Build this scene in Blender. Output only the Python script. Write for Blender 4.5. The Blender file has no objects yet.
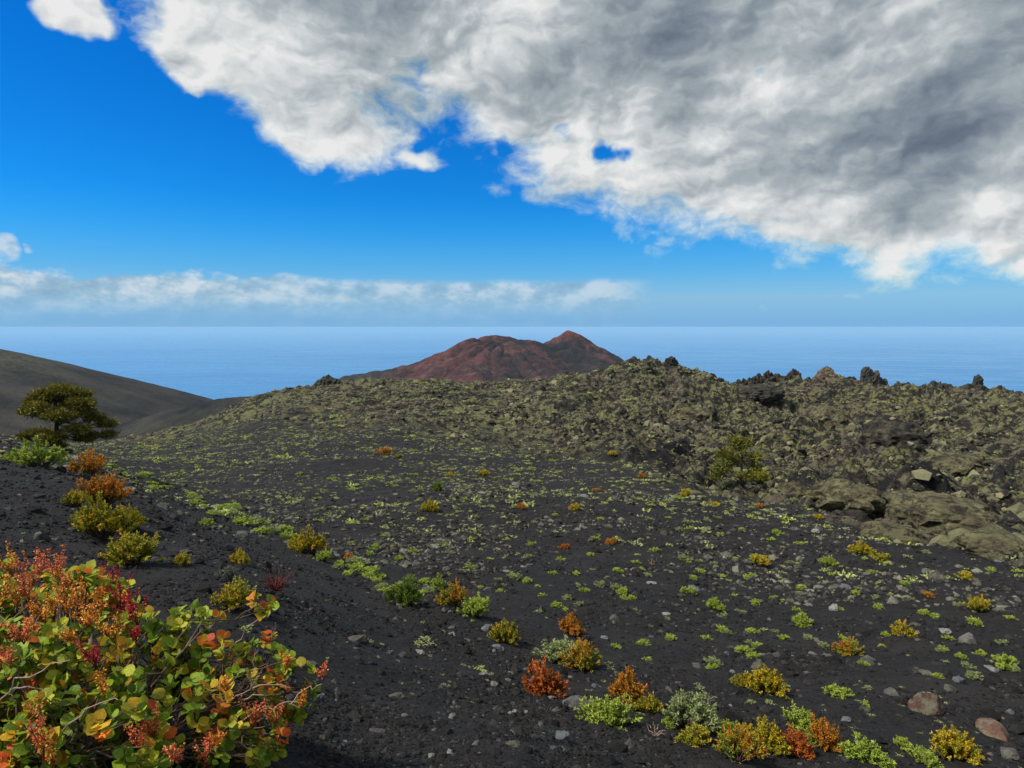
import bpy, math, random, time
import numpy as np
from mathutils import Vector, Matrix
random.seed(7); RNG = np.random.default_rng(11)
C = bpy.context.scene
COL = C.collection
R = math.radians

# ------------------------------------------------------------------ camera
F = 682.0                       # focal length in pixels of the 1024 wide frame
PITCH = math.atan((384 - 327) / F)
cam_d = bpy.data.cameras.new('camera'); cam = bpy.data.objects.new('camera', cam_d); COL.objects.link(cam)
cam_d.sensor_width = 36.0; cam_d.lens = F / 1024 * 36.0
cam_d.clip_start = 0.05; cam_d.clip_end = 400000
cam.location = (0, 0, 0); cam.rotation_euler = (math.pi / 2 - PITCH, 0, 0)
C.camera = cam
C.view_settings.view_transform = 'Standard'; C.view_settings.look = 'None'
C.view_settings.gamma = 1.0; C.view_settings.exposure = 0.27
C.view_settings.use_curve_mapping = False
CP, SP = math.cos(PITCH), math.sin(PITCH)

def ray(px, py):
    """world direction through a point of the photograph, scaled so that y = 1"""
    u = (px - 512) / F; v = (384 - py) / F
    d = CP + v * SP
    return u / d, (v * CP - SP) / d
def azel(px, py):
    x, z = ray(px, py)
    return math.atan2(x, 1.0), math.atan2(z, math.hypot(x, 1.0))

# ------------------------------------------------------------------ node helper
class NT:
    def __init__(s, tree): s.t = tree; s.n = tree.nodes; s.l = tree.links
    def new(s, typ, **kw):
        n = s.n.new(typ)
        for k, v in kw.items(): setattr(n, k, v)
        return n
    def put(s, sock, v):
        if isinstance(v, bpy.types.NodeSocket): s.l.new(v, sock)
        elif v is not None: sock.default_value = v
    def math(s, op, a, b=None, c=None, clamp=False):
        n = s.new('ShaderNodeMath', operation=op, use_clamp=clamp)
        for i, v in enumerate((a, b, c)):
            if v is not None: s.put(n.inputs[i], v)
        return n.outputs[0]
    def vmath(s, op, a, b=None, scale=None):
        n = s.new('ShaderNodeVectorMath', operation=op)
        s.put(n.inputs[0], a)
        if b is not None: s.put(n.inputs[1], b)
        if scale is not None: s.put(n.inputs['Scale'], scale)
        return n.outputs['Value'] if op in ('DISTANCE', 'DOT_PRODUCT', 'LENGTH') else n.outputs[0]
    def noise(s, vec, scale, detail=5, rough=0.55, dist=0.0, lac=2.0, out=0):
        n = s.new('ShaderNodeTexNoise'); n.noise_dimensions = '3D'
        if vec is not None: s.put(n.inputs['Vector'], vec)
        n.inputs['Scale'].default_value = scale; n.inputs['Detail'].default_value = detail
        n.inputs['Roughness'].default_value = rough; n.inputs['Distortion'].default_value = dist
        n.inputs['Lacunarity'].default_value = lac
        return n.outputs[out]
    def voro(s, vec, scale, feature='F1', out='Distance', rnd=1.0):
        n = s.new('ShaderNodeTexVoronoi', feature=feature)
        if vec is not None: s.put(n.inputs['Vector'], vec)
        n.inputs['Scale'].default_value = scale; n.inputs['Randomness'].default_value = rnd
        return n.outputs[out]
    def rng(s, v, a, b, c=0.0, d=1.0, smooth=False):
        n = s.new('ShaderNodeMapRange'); n.clamp = True
        if smooth: n.interpolation_type = 'SMOOTHSTEP'
        s.put(n.inputs['Value'], v)
        for k, x in (('From Min', a), ('From Max', b), ('To Min', c), ('To Max', d)): s.put(n.inputs[k], x)
        return n.outputs[0]
    def mix(s, f, a, b, blend='MIX'):
        n = s.new('ShaderNodeMix', data_type='RGBA', blend_type=blend)
        s.put(n.inputs[0], f)
        for sock, v in ((n.inputs[6], a), (n.inputs[7], b)):
            if isinstance(v, (tuple, list)): v = (*v[:3], 1)
            s.put(sock, v)
        return n.outputs[2]
    def ramp(s, f, stops, interp='LINEAR'):
        n = s.new('ShaderNodeValToRGB'); e = n.color_ramp; e.interpolation = interp
        while len(e.elements) < len(stops): e.elements.new(0.5)
        for q, (p, c) in zip(e.elements, stops): q.position = p; q.color = (*c, 1)
        s.put(n.inputs[0], f); return n.outputs[0]
    def bump(s, h, strength=0.5, dist=0.05, normal=None):
        n = s.new('ShaderNodeBump'); s.put(n.inputs['Height'], h)
        n.inputs['Strength'].default_value = strength; n.inputs['Distance'].default_value = dist
        if normal is not None: s.put(n.inputs['Normal'], normal)
        return n.outputs[0]

# ------------------------------------------------------------------ world: sky with clouds
SUN_EL, SUN_AZ = R(50), R(-100)            # azimuth clockwise from +Y (straight ahead)
W = bpy.data.worlds.new('World'); C.world = W; W.use_nodes = True
w = NT(W.node_tree); w.n.clear()
sky = w.new('ShaderNodeTexSky', sky_type='NISHITA'); sky.sun_disc = False
sky.sun_elevation = SUN_EL; sky.sun_rotation = SUN_AZ; sky.altitude = 600
sky.air_density = 1.0; sky.dust_density = 0.25; sky.ozone_density = 3.0
D = w.vmath('NORMALIZE', w.new('ShaderNodeTexCoord').outputs['Generated'])
sep = w.new('ShaderNodeSeparateXYZ'); w.put(sep.inputs[0], D)
AZ = w.math('ARCTAN2', sep.outputs[0], sep.outputs[1])
EL = w.math('ARCSINE', sep.outputs[2])
hs = w.new('ShaderNodeHueSaturation'); hs.inputs['Saturation'].default_value = 1.42; hs.inputs['Value'].default_value = 1.0
hs.inputs['Hue'].default_value = 0.493
w.put(hs.inputs['Color'], sky.outputs[0])
BLUE = hs.outputs[0]
BLUE = w.mix(1.0, BLUE, (0.12, 0.83, 1.35), 'MULTIPLY')
def blob(px, py, r, soft=1.0):
    """1 inside a round patch of sky of angular radius r pixels, fading to 0"""
    a, e = azel(px, py)
    d = (math.sin(a) * math.cos(e), math.cos(a) * math.cos(e), math.sin(e))
    return w.rng(w.vmath('DISTANCE', DW, d), 0.0, r / F, 1.0, 0.0, smooth=True)
# a little warping, so that no patch is round
wn = w.noise(D, 7.0, 4, 0.6, out=1)
DW = w.vmath('ADD', D, w.vmath('SCALE', w.vmath('SUBTRACT', wn, (0.5, 0.5, 0.5)), scale=0.10))
# cloud layer seen in perspective: direction projected on a plane overhead, softened at the horizon
zz = w.math('ADD', w.math('MAXIMUM', sep.outputs[2], 0.0), 0.22)
P = w.vmath('DIVIDE', D, w.new('ShaderNodeCombineXYZ').outputs[0])
cz = P.node.inputs[1].links[0].from_node
for i in range(3): w.put(cz.inputs[i], zz)
PW = w.vmath('ADD', P, w.vmath('SCALE', w.vmath('SUBTRACT', w.noise(P, 1.3, 3, 0.5, out=1), (0.5, 0.5, 0.5)), scale=0.16))
# direction flattened towards the horizon, for puffs that do not smear out
DN = w.vmath('ADD', w.vmath('MULTIPLY', D, (1.0, 1.0, 1.7)), w.vmath('SCALE', w.vmath('SUBTRACT', wn, (0.5, 0.5, 0.5)), scale=0.12))
n1 = w.noise(PW, 1.9, 6, 0.52)
n1b = w.noise(w.vmath('ADD', PW, (-0.11, 0.03, 0.08)), 1.9, 3, 0.5)
n2 = w.noise(DN, 8.0, 6, 0.52)
n2b = w.noise(w.vmath('ADD', DN, (-0.018, 0.0, 0.026)), 8.0, 3, 0.5)
# lower edge of the cloud bank as a curve over azimuth
EDGE = [(-60, -200), (60, -110), (115, -8), (160, 30), (205, 62), (238, 84), (262, 112), (320, 124), (380, 132), (420, 112),
        (455, 128), (500, 150), (540, 172), (565, 186), (620, 204), (700, 224), (800, 236), (860, 242), (930, 248), (1024, 252), (1100, 256)]
fc = w.new('ShaderNodeFloatCurve'); cu = fc.mapping.curves[0]
AZMAX, ELMAX = R(50), R(60)
pts = [(0.0, 1.0)]
for px, py in EDGE:
    a, e = azel(px, py)
    pts.append(((a / AZMAX + 1) / 2, e / ELMAX))
pts = sorted(p for p in pts if 0 <= p[0] <= 1); pts.append((1.0, pts[-1][1]))
while len(cu.points) < len(pts): cu.points.new(0.5, 0.5)
for q, p in zip(cu.points, pts): q.location = p; q.handle_type = 'VECTOR'
fc.mapping.use_clip = False; fc.mapping.update()
w.put(fc.inputs['Value'], w.rng(AZ, -AZMAX, AZMAX, 0, 1))
edge = w.math('MULTIPLY', fc.outputs[0], ELMAX)
# the sky to the sides and behind is mostly clouded too
side = w.rng(w.math('ABSOLUTE', w.math('ADD', AZ, 0.05)), R(42), R(58), 0, 1)
edge = w.math('ADD', w.math('MULTIPLY', edge, w.math('SUBTRACT', 1.0, side)), w.math('MULTIPLY', side, R(9)))
cov = w.math('DIVIDE', w.math('SUBTRACT', EL, edge), R(4.2))
cov = w.math('MINIMUM', cov, 1.35)
cov = w.math('ADD', cov, w.math('MULTIPLY', w.math('SUBTRACT', n1, 0.5), 1.7))
cov = w.math('ADD', cov, w.math('MULTIPLY', w.math('SUBTRACT', n2, 0.5), 3.0))
cov = w.math('ADD', cov, w.rng(AZ, R(-3), R(20), 0.30, 0.75))
for px, py, r, k in ((606, 152, 24, -1.9), (626, 156, 20, -1.4), (560, 128, 22, -1.0), (500, 158, 24, -0.8), (755, 76, 20, -1.3), (716, 84, 16, -1.0), (190, 40, 60, .3), (250, 95, 60, .5), (410, 120, 40, .9), (300, 140, 50, .6), (360, 152, 45, .6),
                     (425, 140, 18, -.9), (320, 140, 70, 0.8), (60, 2, 42, 3.8), (190, 66, 30, 1.7), (425, 152, 26, 1.0), (520, 90, 120, 0.5), (560, 200, 40, 0.4),
                     (215, 30, 60, 0.6), (905, 222, 60, 1.3), (1000, 235, 60, .6), (60, 40, 40, -1.2)):
    cov = w.math('ADD', cov, w.math('MULTIPLY', blob(px, py, r), k))
n3 = w.noise(DN, 24.0, 5, 0.6)
cov = w.math('ADD', cov, w.math('MULTIPLY', w.math('SUBTRACT', n3, 0.5), 1.3))
alpha = w.rng(cov, 0.05, 1.15, 0, 1, smooth=True)
# light and shade of the bank
thick = w.rng(cov, 0.3, 2.4, 0, 1)
n3b = w.noise(w.vmath('ADD', DN, (-0.007, 0.0, 0.010)), 24.0, 3, 0.55)
rel = w.math('ADD', w.math('MULTIPLY', w.math('SUBTRACT', n3, n3b), 0.55), w.math('MULTIPLY', w.math('SUBTRACT', n1, n1b), 1.0))
rel = w.math('ADD', rel, w.math('MULTIPLY', w.math('SUBTRACT', n2, n2b), 1.9))
lum = w.math('ADD', w.math('SUBTRACT', 0.70, w.math('MULTIPLY', thick, 0.12)), rel)
lum = w.math('ADD', lum, w.math('MULTIPLY', w.math('SUBTRACT', n1, 0.5), -0.5))
lum = w.math('ADD', lum, w.rng(cov, 0.3, 1.3, 0.10, 0.0))
lum = w.math('ADD', lum, w.rng(w.math('SUBTRACT', EL, edge), R(1.0), R(9.0), 0.16, 0.0, smooth=True))
for px, py, r, k in ((670, 25, 110, -.26), (790, 15, 130, -.24), (430, 62, 80, -.12), (340, 8, 80, -.14), (360, 55, 120, -.22), (250, 30, 80, -.14), (930, 230, 50, .05), (970, 100, 130, -.24), (1060, 30, 160, -.16), (860, 150, 90, -.26), (690, 95, 50, -.14),
                     (780, 195, 70, -.12), (930, 205, 70, -.14), (930, 15, 70, .22), (490, 22, 70, .20), (790, 92, 55, .34), (730, 120, 55, .28), (860, 62, 50, .28), (620, 130, 60, .12),
                     (600, 205, 70, .12), (270, 60, 90, .10), (560, 12, 50, .22), (990, 170, 60, .04), (900, 246, 90, .08), (560, 110, 60, .08)):
    lum = w.math('ADD', lum, w.math('MULTIPLY', blob(px, py, r), k))
lum = w.math('DIVIDE', w.math('ADD', lum, 0.45), 1.45, clamp=True)
CLOUD = w.ramp(lum, [(0.0, (0.085, 0.11, 0.15)), (0.28, (0.145, 0.18, 0.225)), (0.48, (0.235, 0.28, 0.32)), (0.69, (0.39, 0.435, 0.46)), (0.85, (0.60, 0.63, 0.64)), (1.0, (0.80, 0.80, 0.79))])
CLOUD = w.vmath('SCALE', CLOUD, scale=10.0)
# low clouds over the horizon, and the whitish band under them
sx = w.new('ShaderNodeCombineXYZ')
w.put(sx.inputs[0], w.math('MULTIPLY', AZ, 1.0)); w.put(sx.inputs[1], w.math('MULTIPLY', EL, 1.7)); sx.inputs[2].default_value = 3.7
m1 = w.noise(sx.outputs[0], 13.0, 7, 0.6); m2 = w.noise(w.vmath('ADD', sx.outputs[0], (0.012, -0.02, 0)), 13.0, 5, 0.6)
m3 = w.noise(sx.outputs[0], 2.5, 3, 0.5)
e_top = azel(512, 262)[1]; e_mid = azel(512, 281)[1]; e_h = azel(512, 325)[1]
# height of the puffy tops falls from left to right
topf = w.rng(AZ, azel(120, 280)[0], azel(330, 280)[0], azel(60, 268)[1], azel(400, 279)[1])
topf = w.math('ADD', topf, w.math('MULTIPLY', w.math('SUBTRACT', m1, 0.5), w.rng(AZ, azel(250, 280)[0], azel(330, 280)[0], 0.075, 0.012)))
lowm = w.rng(w.math('SUBTRACT', topf, EL), -0.002, 0.010, 0, 1, smooth=True)
lowm = w.math('MULTIPLY', lowm, w.rng(AZ, azel(600, 280)[0], azel(665, 280)[0], 1, 0, smooth=True))
lowm = w.math('MULTIPLY', lowm, w.rng(EL, azel(512, 322)[1], azel(512, 288)[1], 0.08, 1, smooth=True))
lowm = w.math('MULTIPLY', lowm, w.rng(AZ, azel(200, 280)[0], azel(330, 280)[0], 0.85, 0.62))
lows = w.math('ADD', 0.60, w.math('ADD', w.math('MULTIPLY', w.math('SUBTRACT', m1, m2), 3.6), w.math('MULTIPLY', w.rng(EL, e_mid, e_top, 0, 0.30), w.rng(AZ, azel(260, 280)[0], azel(340, 280)[0], 1, 0.3))))
for px, py, r in ((8, 250, 15), (28, 251, 10), (300, 257, 9)):
    lowm = w.math('MAXIMUM', lowm, w.math('MULTIPLY', w.rng(w.math('ADD', blob(px, py, r), w.math('MULTIPLY', w.math('SUBTRACT', m1, 0.5), 1.6)), 0.35, 0.8, 0, 1), 0.7))
LOW = w.vmath('SCALE', w.ramp(lows, [(0.0, (0.24, 0.36, 0.50)), (0.5, (0.34, 0.49, 0.62)), (1.0, (0.66, 0.72, 0.76))]), scale=10.0)
# moist air close to the horizon
hz = w.rng(EL, 0.0, azel(512, 200)[1], 1, 0, smooth=True)
hz = w.math('MULTIPLY', w.math('POWER', hz, 0.8), 0.9)
hzc = w.ramp(w.rng(EL, azel(512, 330)[1], azel(512, 230)[1], 0, 1), [(0.0, (0.21, 0.42, 0.74)), (0.10, (0.21, 0.42, 0.72)), (0.32, (0.29, 0.49, 0.70)), (0.6, (0.16, 0.42, 0.72)), (1.0, (0.08, 0.36, 0.75))])
SKY = w.mix(hz, BLUE, w.vmath('SCALE', hzc, scale=10.0))
SKY = w.mix(lowm, SKY, LOW)
SKY = w.mix(w.math('MULTIPLY', alpha, 0.985), SKY, CLOUD)
thin = w.math('MULTIPLY', alpha, w.math('SUBTRACT', 1.0, alpha))       # thin cloud edges are whitish, never violet
SKY = w.vmath('ADD', SKY, w.vmath('SCALE', (-0.1, 1.1, -1.2), scale=thin))
# below the horizon: dull sea colour, hidden by the sea itself
SKY = w.mix(w.rng(EL, -0.02, -0.004, 1, 0), SKY, (0.9, 1.6, 2.6))
bg = w.new('ShaderNodeBackground'); bg.inputs['Strength'].default_value = 0.086
w.put(bg.inputs['Color'], SKY)
wo = w.new('ShaderNodeOutputWorld'); w.l.new(bg.outputs[0], wo.inputs[0])
W.cycles.sampling_method = 'NONE'

sd = bpy.data.lights.new('sun', 'SUN'); sd.energy = 4.9; sd.angle = R(3.0); sd.color = (1.0, 0.94, 0.85)
so = bpy.data.objects.new('sun', sd); COL.objects.link(so)
sdir = Vector((math.sin(SUN_AZ) * math.cos(SUN_EL), math.cos(SUN_AZ) * math.cos(SUN_EL), math.sin(SUN_EL)))
so.rotation_euler = sdir.to_track_quat('Z', 'Y').to_euler(); so.location = sdir * 50

# ------------------------------------------------------------------ numpy noise
_perm = np.random.default_rng(3).permutation(256); _perm = np.concatenate([_perm, _perm, _perm])
_ang = np.random.default_rng(4).uniform(0, 2 * np.pi, 256)
_gx, _gy = np.cos(_ang), np.sin(_ang)
def perlin(x, y, seed=0):
    x = np.asarray(x, float) + seed * 37.17; y = np.asarray(y, float) + seed * 91.73
    xi = np.floor(x).astype(int); yi = np.floor(y).astype(int); xf = x - xi; yf = y - yi
    u = xf**3 * (xf * (xf * 6 - 15) + 10); v = yf**3 * (yf * (yf * 6 - 15) + 10)
    def g(ix, iy, fx, fy):
        h = _perm[_perm[ix & 255] + (iy & 255)] & 255
        return _gx[h] * fx + _gy[h] * fy
    a = g(xi, yi, xf, yf); b = g(xi + 1, yi, xf - 1, yf)
    c = g(xi, yi + 1, xf, yf - 1); d = g(xi + 1, yi + 1, xf - 1, yf - 1)
    return ((a + u * (b - a)) * (1 - v) + (c + u * (d - c)) * v) * 1.5
def fbm(x, y, octv=4, seed=0, gain=0.5):
    s = 0; a = 1
    for i in range(octv): s = s + a * perlin(x * 2**i, y * 2**i, seed + i); a *= gain
    return s
def billow(x, y, octv=3, seed=0, gain=0.5):
    s = 0; a = 1; t = 0
    for i in range(octv): s = s + a * np.abs(perlin(x * 2.1**i, y * 2.1**i, seed + i)); t += a; a *= gain
    return s / t
def sstep(x, a, b):
    t = np.clip((x - a) / (b - a), 0, 1); return t * t * (3 - 2 * t)

# ------------------------------------------------------------------ terrain height
CTRL = [  # photo x, photo y, distance ahead in metres
 (300,768,2.3),(0,768,2.1),(512,768,2.6),(0,620,4.0),(0,560,5.2),(200,560,6.4),(0,475,10),(0,446,15),(95,500,9.5),(130,552,7.6),
 (60,449,24),(60,441,42),(350,620,6.3),(330,700,3.8),(300,550,13),(400,590,11),(240,520,17),(150,480,28),(100,457,42),(170,470,33),
 (450,600,9.6),(540,680,6.4),(700,700,6),(860,745,5.1),(1024,768,4.9),(600,768,3.4),(800,768,4.4),(440,700,4.6),
 (640,600,11),(850,640,9.2),(1000,650,8.8),(560,546,16.5),(430,508,21),(900,570,14),(1024,580,12.6),(780,560,16.5),
 (800,512,23),(700,488,30),(640,470,36),(560,455,44),(350,450,42),(250,440,52),(200,432,74),(150,443,75),(900,540,17.5),
 (240,410,84),(270,394,88),(320,387,90),(370,383,93),(420,382,95),(520,381,100),(570,379,103),(605,373,106),(640,365,110),(680,374,113),(740,389,115),(800,390,116),(870,390,115),(950,395,110),(1024,408,100),(1080,412,95),
 (450,420,62),(550,415,68),(600,440,52),(330,410,70),(380,400,78),(500,398,82),(620,405,80),
 (700,440,60),(740,491,46),(850,502,38),(960,535,24),(1024,548,19),(720,402,90),(820,402,96),(900,430,68),(980,450,52),(850,462,55),(800,430,76),(640,425,66),(1024,480,38),
 (900,500,34),(1000,515,26),(930,405,92)]
_cp = []
for px, py, Y in CTRL:
    a, s = ray(px, py); _cp.append((a * Y, Y, s * Y))
for az in (-110, -80, -55): _cp += [(r * math.sin(R(az)), r * math.cos(R(az)), z) for r, z in ((2.5, -1.45), (8, -1.7), (25, -4), (80, -13))]
for az in (110, 80, 55): _cp += [(r * math.sin(R(az)), r * math.cos(R(az)), z) for r, z in ((2.5, -2.1), (8, -4.2), (25, -7.5), (80, -12))]
for az in (-110, -55, 0, 55, 110): _cp.append((0.6 * math.sin(R(az)), 0.6 * math.cos(R(az)), -1.55))
for az in (-110, -80, -55, -42, -30, -18, -6, 6, 18, 30, 42, 55, 80, 110):
    _cp += [(r * math.sin(R(az)), r * math.cos(R(az)), z) for r, z in ((160, -28), (230, -50), (330, -75))]
    if az > -25: _cp.append((138 * math.sin(R(az)), 138 * math.cos(R(az)), -18))
_cp = np.array(_cp)
def _feat(x, y):
    r = np.hypot(x, y); return np.stack([np.arctan2(x, y) * 2.6, np.log(r + 0.8)], -1)
_Q = _feat(_cp[:, 0], _cp[:, 1])
def _ker(A, B):
    d2 = ((A[:, None, :] - B[None]) ** 2).sum(-1) + 1e-12
    return 0.5 * d2 * np.log(d2)
_n = len(_Q); _M = np.zeros((_n + 3, _n + 3)); _M[:_n, :_n] = _ker(_Q, _Q) + np.eye(_n) * 0.004
_M[:_n, _n] = 1; _M[:_n, _n + 1:] = _Q; _M[_n, :_n] = 1; _M[_n + 1:, :_n] = _Q.T
_S = np.linalg.solve(_M, np.concatenate([_cp[:, 2], [0, 0, 0]]))
def base_h(x, y):
    x = np.asarray(x, float).ravel(); y = np.asarray(y, float).ravel(); out = np.empty_like(x)
    for i in range(0, len(x), 40000):
        q = _feat(x[i:i + 40000], y[i:i + 40000])
        out[i:i + 40000] = _ker(q, _Q) @ _S[:_n] + _S[_n] + q @ _S[_n + 1:]
    return out
def seg(p, q):  # photo points with distance -> ground line in plan
    return [(ray(*a[:2])[0] * a[2], a[2]) for a in (p, q)]
# boundary between the smooth cinder field and the rough lava, in plan (x at which rough begins, for each distance)
_bd = np.array([(ray(px, py)[0] * Y, Y) for px, py, Y in
    ((1250,640,9), (1080,590,12), (1000,568,14.0), (900,540,18), (800,512,23.5), (700,487,31), (640,470,37), (560,452,46), (470,436,52), (330,424,60), (230,430,68), (200,432,74), (60,440,80))])
def rough_mask(x, y):
    """0 on loose cinders, 1 on lichen-covered lava"""
    th = np.arctan2(x, y); r = np.hypot(x, y)
    ta = np.arctan2(_bd[:, 0], _bd[:, 1]); rb = np.hypot(_bd[:, 0], _bd[:, 1]); o = np.argsort(ta)
    lim = np.interp(th, ta[o], rb[o])
    lim = lim * (1 + 0.10 * fbm(x * 0.12, y * 0.12, 3, 21))
    return sstep(r / lim + .10 * fbm(x * .5, y * .5, 3, 27), 0.92, 1.12)
def height(x, y):
    x = np.asarray(x, float); y = np.asarray(y, float); sh = x.shape; x = x.ravel(); y = y.ravel()
    r = np.hypot(x, y); z = base_h(x, y); m = rough_mask(x, y)
    z = z + 0.22 * sstep(r, 6, 30) * fbm(x * 0.13, y * 0.13, 3, 5)
    z = z + 0.05 * sstep(r, 2, 8) * fbm(x * 0.9, y * 0.9, 3, 9) + 0.012 * fbm(x * 4, y * 4, 3, 12)
    z = z + (1 - m) * sstep(r, 14, 40) * 0.16 * (billow(x * 0.8, y * 0.8, 3, 41) - 0.25)
    wx = x + 1.2 * fbm(x * 0.2, y * 0.2, 2, 51); wy = y + 1.2 * fbm(x * 0.2, y * 0.2, 2, 55)
    near = sstep(r, 10, 34)
    right = 0.42 + 0.58 * sstep(np.arctan2(x, y), -0.1, 0.25)
    b = billow(wx * 0.30, wy * 0.30, 4, 31, 0.55)
    b2 = billow(wx * 0.075, wy * 0.075, 3, 36, 0.5)
    z = z + m * right * (0.35 + 0.65 * near) * ((b - 0.25) * 2.3 + (b2 - 0.25) * 4.2 * near)
    z = z + m * (0.3 + 0.7 * near) * 0.40 * (billow(x * 1.1, y * 1.1, 2, 61) - 0.25)
    return z.reshape(sh)

# ------------------------------------------------------------------ mesh helpers
def mesh_np(name, V, Fa, attrs=None, smooth=False):
    """V (n,3); Fa list of (m,k) face arrays"""
    me = bpy.data.meshes.new(name); V = np.ascontiguousarray(V, np.float32)
    if not isinstance(Fa, list): Fa = [Fa]
    me.vertices.add(len(V)); me.vertices.foreach_set('co', V.ravel())
    loops = np.concatenate([f.ravel() for f in Fa]).astype(np.int32)
    tot = np.concatenate([np.full(len(f), f.shape[1]) for f in Fa]).astype(np.int32)
    st = np.concatenate([[0], np.cumsum(tot)[:-1]]).astype(np.int32)
    me.loops.add(len(loops)); me.loops.foreach_set('vertex_index', loops)
    me.polygons.add(len(tot)); me.polygons.foreach_set('loop_start', st); me.polygons.foreach_set('loop_total', tot)
    me.polygons.foreach_set('use_smooth', np.full(len(tot), smooth))
    for k, v in (attrs or {}).items():
        v = np.asarray(v, np.float32)
        if v.ndim == 1:
            a = me.attributes.new(k, 'FLOAT', 'POINT'); a.data.foreach_set('value', v)
        else:
            a = me.attributes.new(k, 'FLOAT_COLOR', 'POINT')
            a.data.foreach_set('color', np.concatenate([v, np.ones((len(v), 1), np.float32)], 1).ravel())
    me.update(calc_edges=True); return me
def link(name, me, mat=None, parent=None, loc=None, rot=0.0, sc=None):
    o = bpy.data.objects.new(name, me); COL.objects.link(o)
    if mat is not None and me is not None:
        if len(me.materials) == 0: me.materials.append(mat)
        elif me.materials[0] != mat:
            o.material_slots[0].link = 'OBJECT'; o.material_slots[0].material = mat
    if parent is not None: o.parent = parent
    if loc is not None: o.location = loc
    if rot: o.rotation_euler = (0, 0, rot)
    if sc is not None: o.scale = sc if isinstance(sc, (tuple, list)) else (sc,) * 3
    return o
def tag(o, label=None, cat=None, group=None, kind=None):
    for k, v in (('label', label), ('category', cat), ('group', group), ('kind', kind)):
        if v: o[k] = v
    return o
def grid_faces(nr, nc):
    i = np.arange(nr - 1)[:, None] * nc + np.arange(nc - 1)[None]
    return np.stack([i, i + 1, i + nc + 1, i + nc], -1).reshape(-1, 4)
def material(name, rough=0.9, spec=0.3):
    m = bpy.data.materials.new(name); m.use_nodes = True; t = NT(m.node_tree)
    b = t.n['Principled BSDF']; b.inputs['Roughness'].default_value = rough
    b.inputs['Specular IOR Level'].default_value = spec
    return m, t, b
def attr(t, name, vec=False):
    a = t.new('ShaderNodeAttribute', attribute_name=name); return a.outputs['Color' if vec else 'Fac']

# ------------------------------------------------------------------ ground
ga = np.concatenate([np.radians(np.linspace(-118, -44, 60, endpoint=False)), np.radians(np.linspace(-44, 44, 1050, endpoint=False)), np.radians(np.linspace(44, 118, 60))])
gr = np.concatenate([np.exp(np.linspace(math.log(0.25), math.log(18), 330, endpoint=False)),
                     np.exp(np.linspace(math.log(18), math.log(125), 430, endpoint=False)), np.exp(np.linspace(math.log(125), math.log(330), 30))])
GA, GR = np.meshgrid(ga, gr)
GX, GY = GR * np.sin(GA), GR * np.cos(GA)
GZ = height(GX, GY); GM = rough_mask(GX.ravel(), GY.ravel())
# fade the outermost rings down so that the sheet dives under the land beyond
gme = mesh_np('ground', np.stack([GX, GY, GZ], -1).reshape(-1, 3), grid_faces(len(gr), len(ga))[:, ::-1], {'rock': GM}, smooth=True)
m_ground, t, b = material('volcanic_ground', 0.95, 0.25)
pos = t.new('ShaderNodeNewGeometry').outputs['Position']
rock = attr(t, 'rock')
grain = t.noise(pos, 60, 4, 0.7); mid = t.noise(pos, 3.0, 6, 0.65); big = t.noise(pos, 0.35, 4, 0.6)
ash = t.mix(t.rng(grain, 0.3, 0.75), (0.0025, 0.0024, 0.0027), (0.0150, 0.0138, 0.0148))
ash = t.mix(t.rng(mid, 0.5, 0.75), ash, (0.018, 0.0165, 0.018))
cell = t.voro(pos, 34, out='Color')
ash = t.mix(t.math('MULTIPLY', t.rng(cell, 0.62, 0.9), 0.35), ash, (0.045, 0.042, 0.044))
gx = t.new('ShaderNodeMapping'); t.put(gx.inputs[0], pos); gx.inputs['Rotation'].default_value = (0, 0, R(-38)); gx.inputs['Scale'].default_value = (.22, 1.0, .6)
ash = t.mix(t.math('MULTIPLY', t.rng(t.noise(gx.outputs[0], 1.3, 5, .6), .52, .64), .6), ash, t.mix(t.rng(grain, .35, .7), (.016, .0145, .0145), (.034, .030, .029)))
# brownish and pale streaks on the cinder field
ash = t.mix(t.math('MULTIPLY', t.rng(big, 0.52, 0.72), 0.45), ash, (0.022, 0.0175, 0.017))
l1 = t.noise(pos, 1.1, 7, 0.72); l2 = t.noise(pos, 5.5, 6, 0.7); l3 = t.noise(pos, 0.12, 4, 0.55)
lich = t.mix(t.rng(l2, 0.35, 0.7), (0.050, 0.047, 0.029), (0.20, 0.19, 0.10))
lich = t.mix(t.rng(t.noise(pos, 0.5, 5, 0.6), 0.45, 0.7), lich, (0.145, 0.16, 0.045))
lich = t.mix(t.rng(l3, 0.5, 0.68), lich, t.mix(t.rng(l2, .3, .7), (0.06, 0.045, 0.033), (0.14, 0.115, 0.085)))
lava = t.mix(t.rng(l2, 0.4, 0.65), (0.009, 0.0085, 0.009), (0.036, 0.030, 0.024))
up = t.new('ShaderNodeSeparateXYZ'); t.put(up.inputs[0], t.new('ShaderNodeNewGeometry').outputs['Normal'])
lmask = t.rng(t.math('ADD', l1, t.math('MULTIPLY', up.outputs[2], 0.10)), 0.565, 0.62)
rockc = t.mix(lmask, lava, lich)
# black cinder pockets among the lava
rockc = t.mix(t.rng(t.noise(pos, 0.16, 5, 0.6), 0.57, 0.62), rockc, (0.010, 0.0095, 0.0105))
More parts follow.
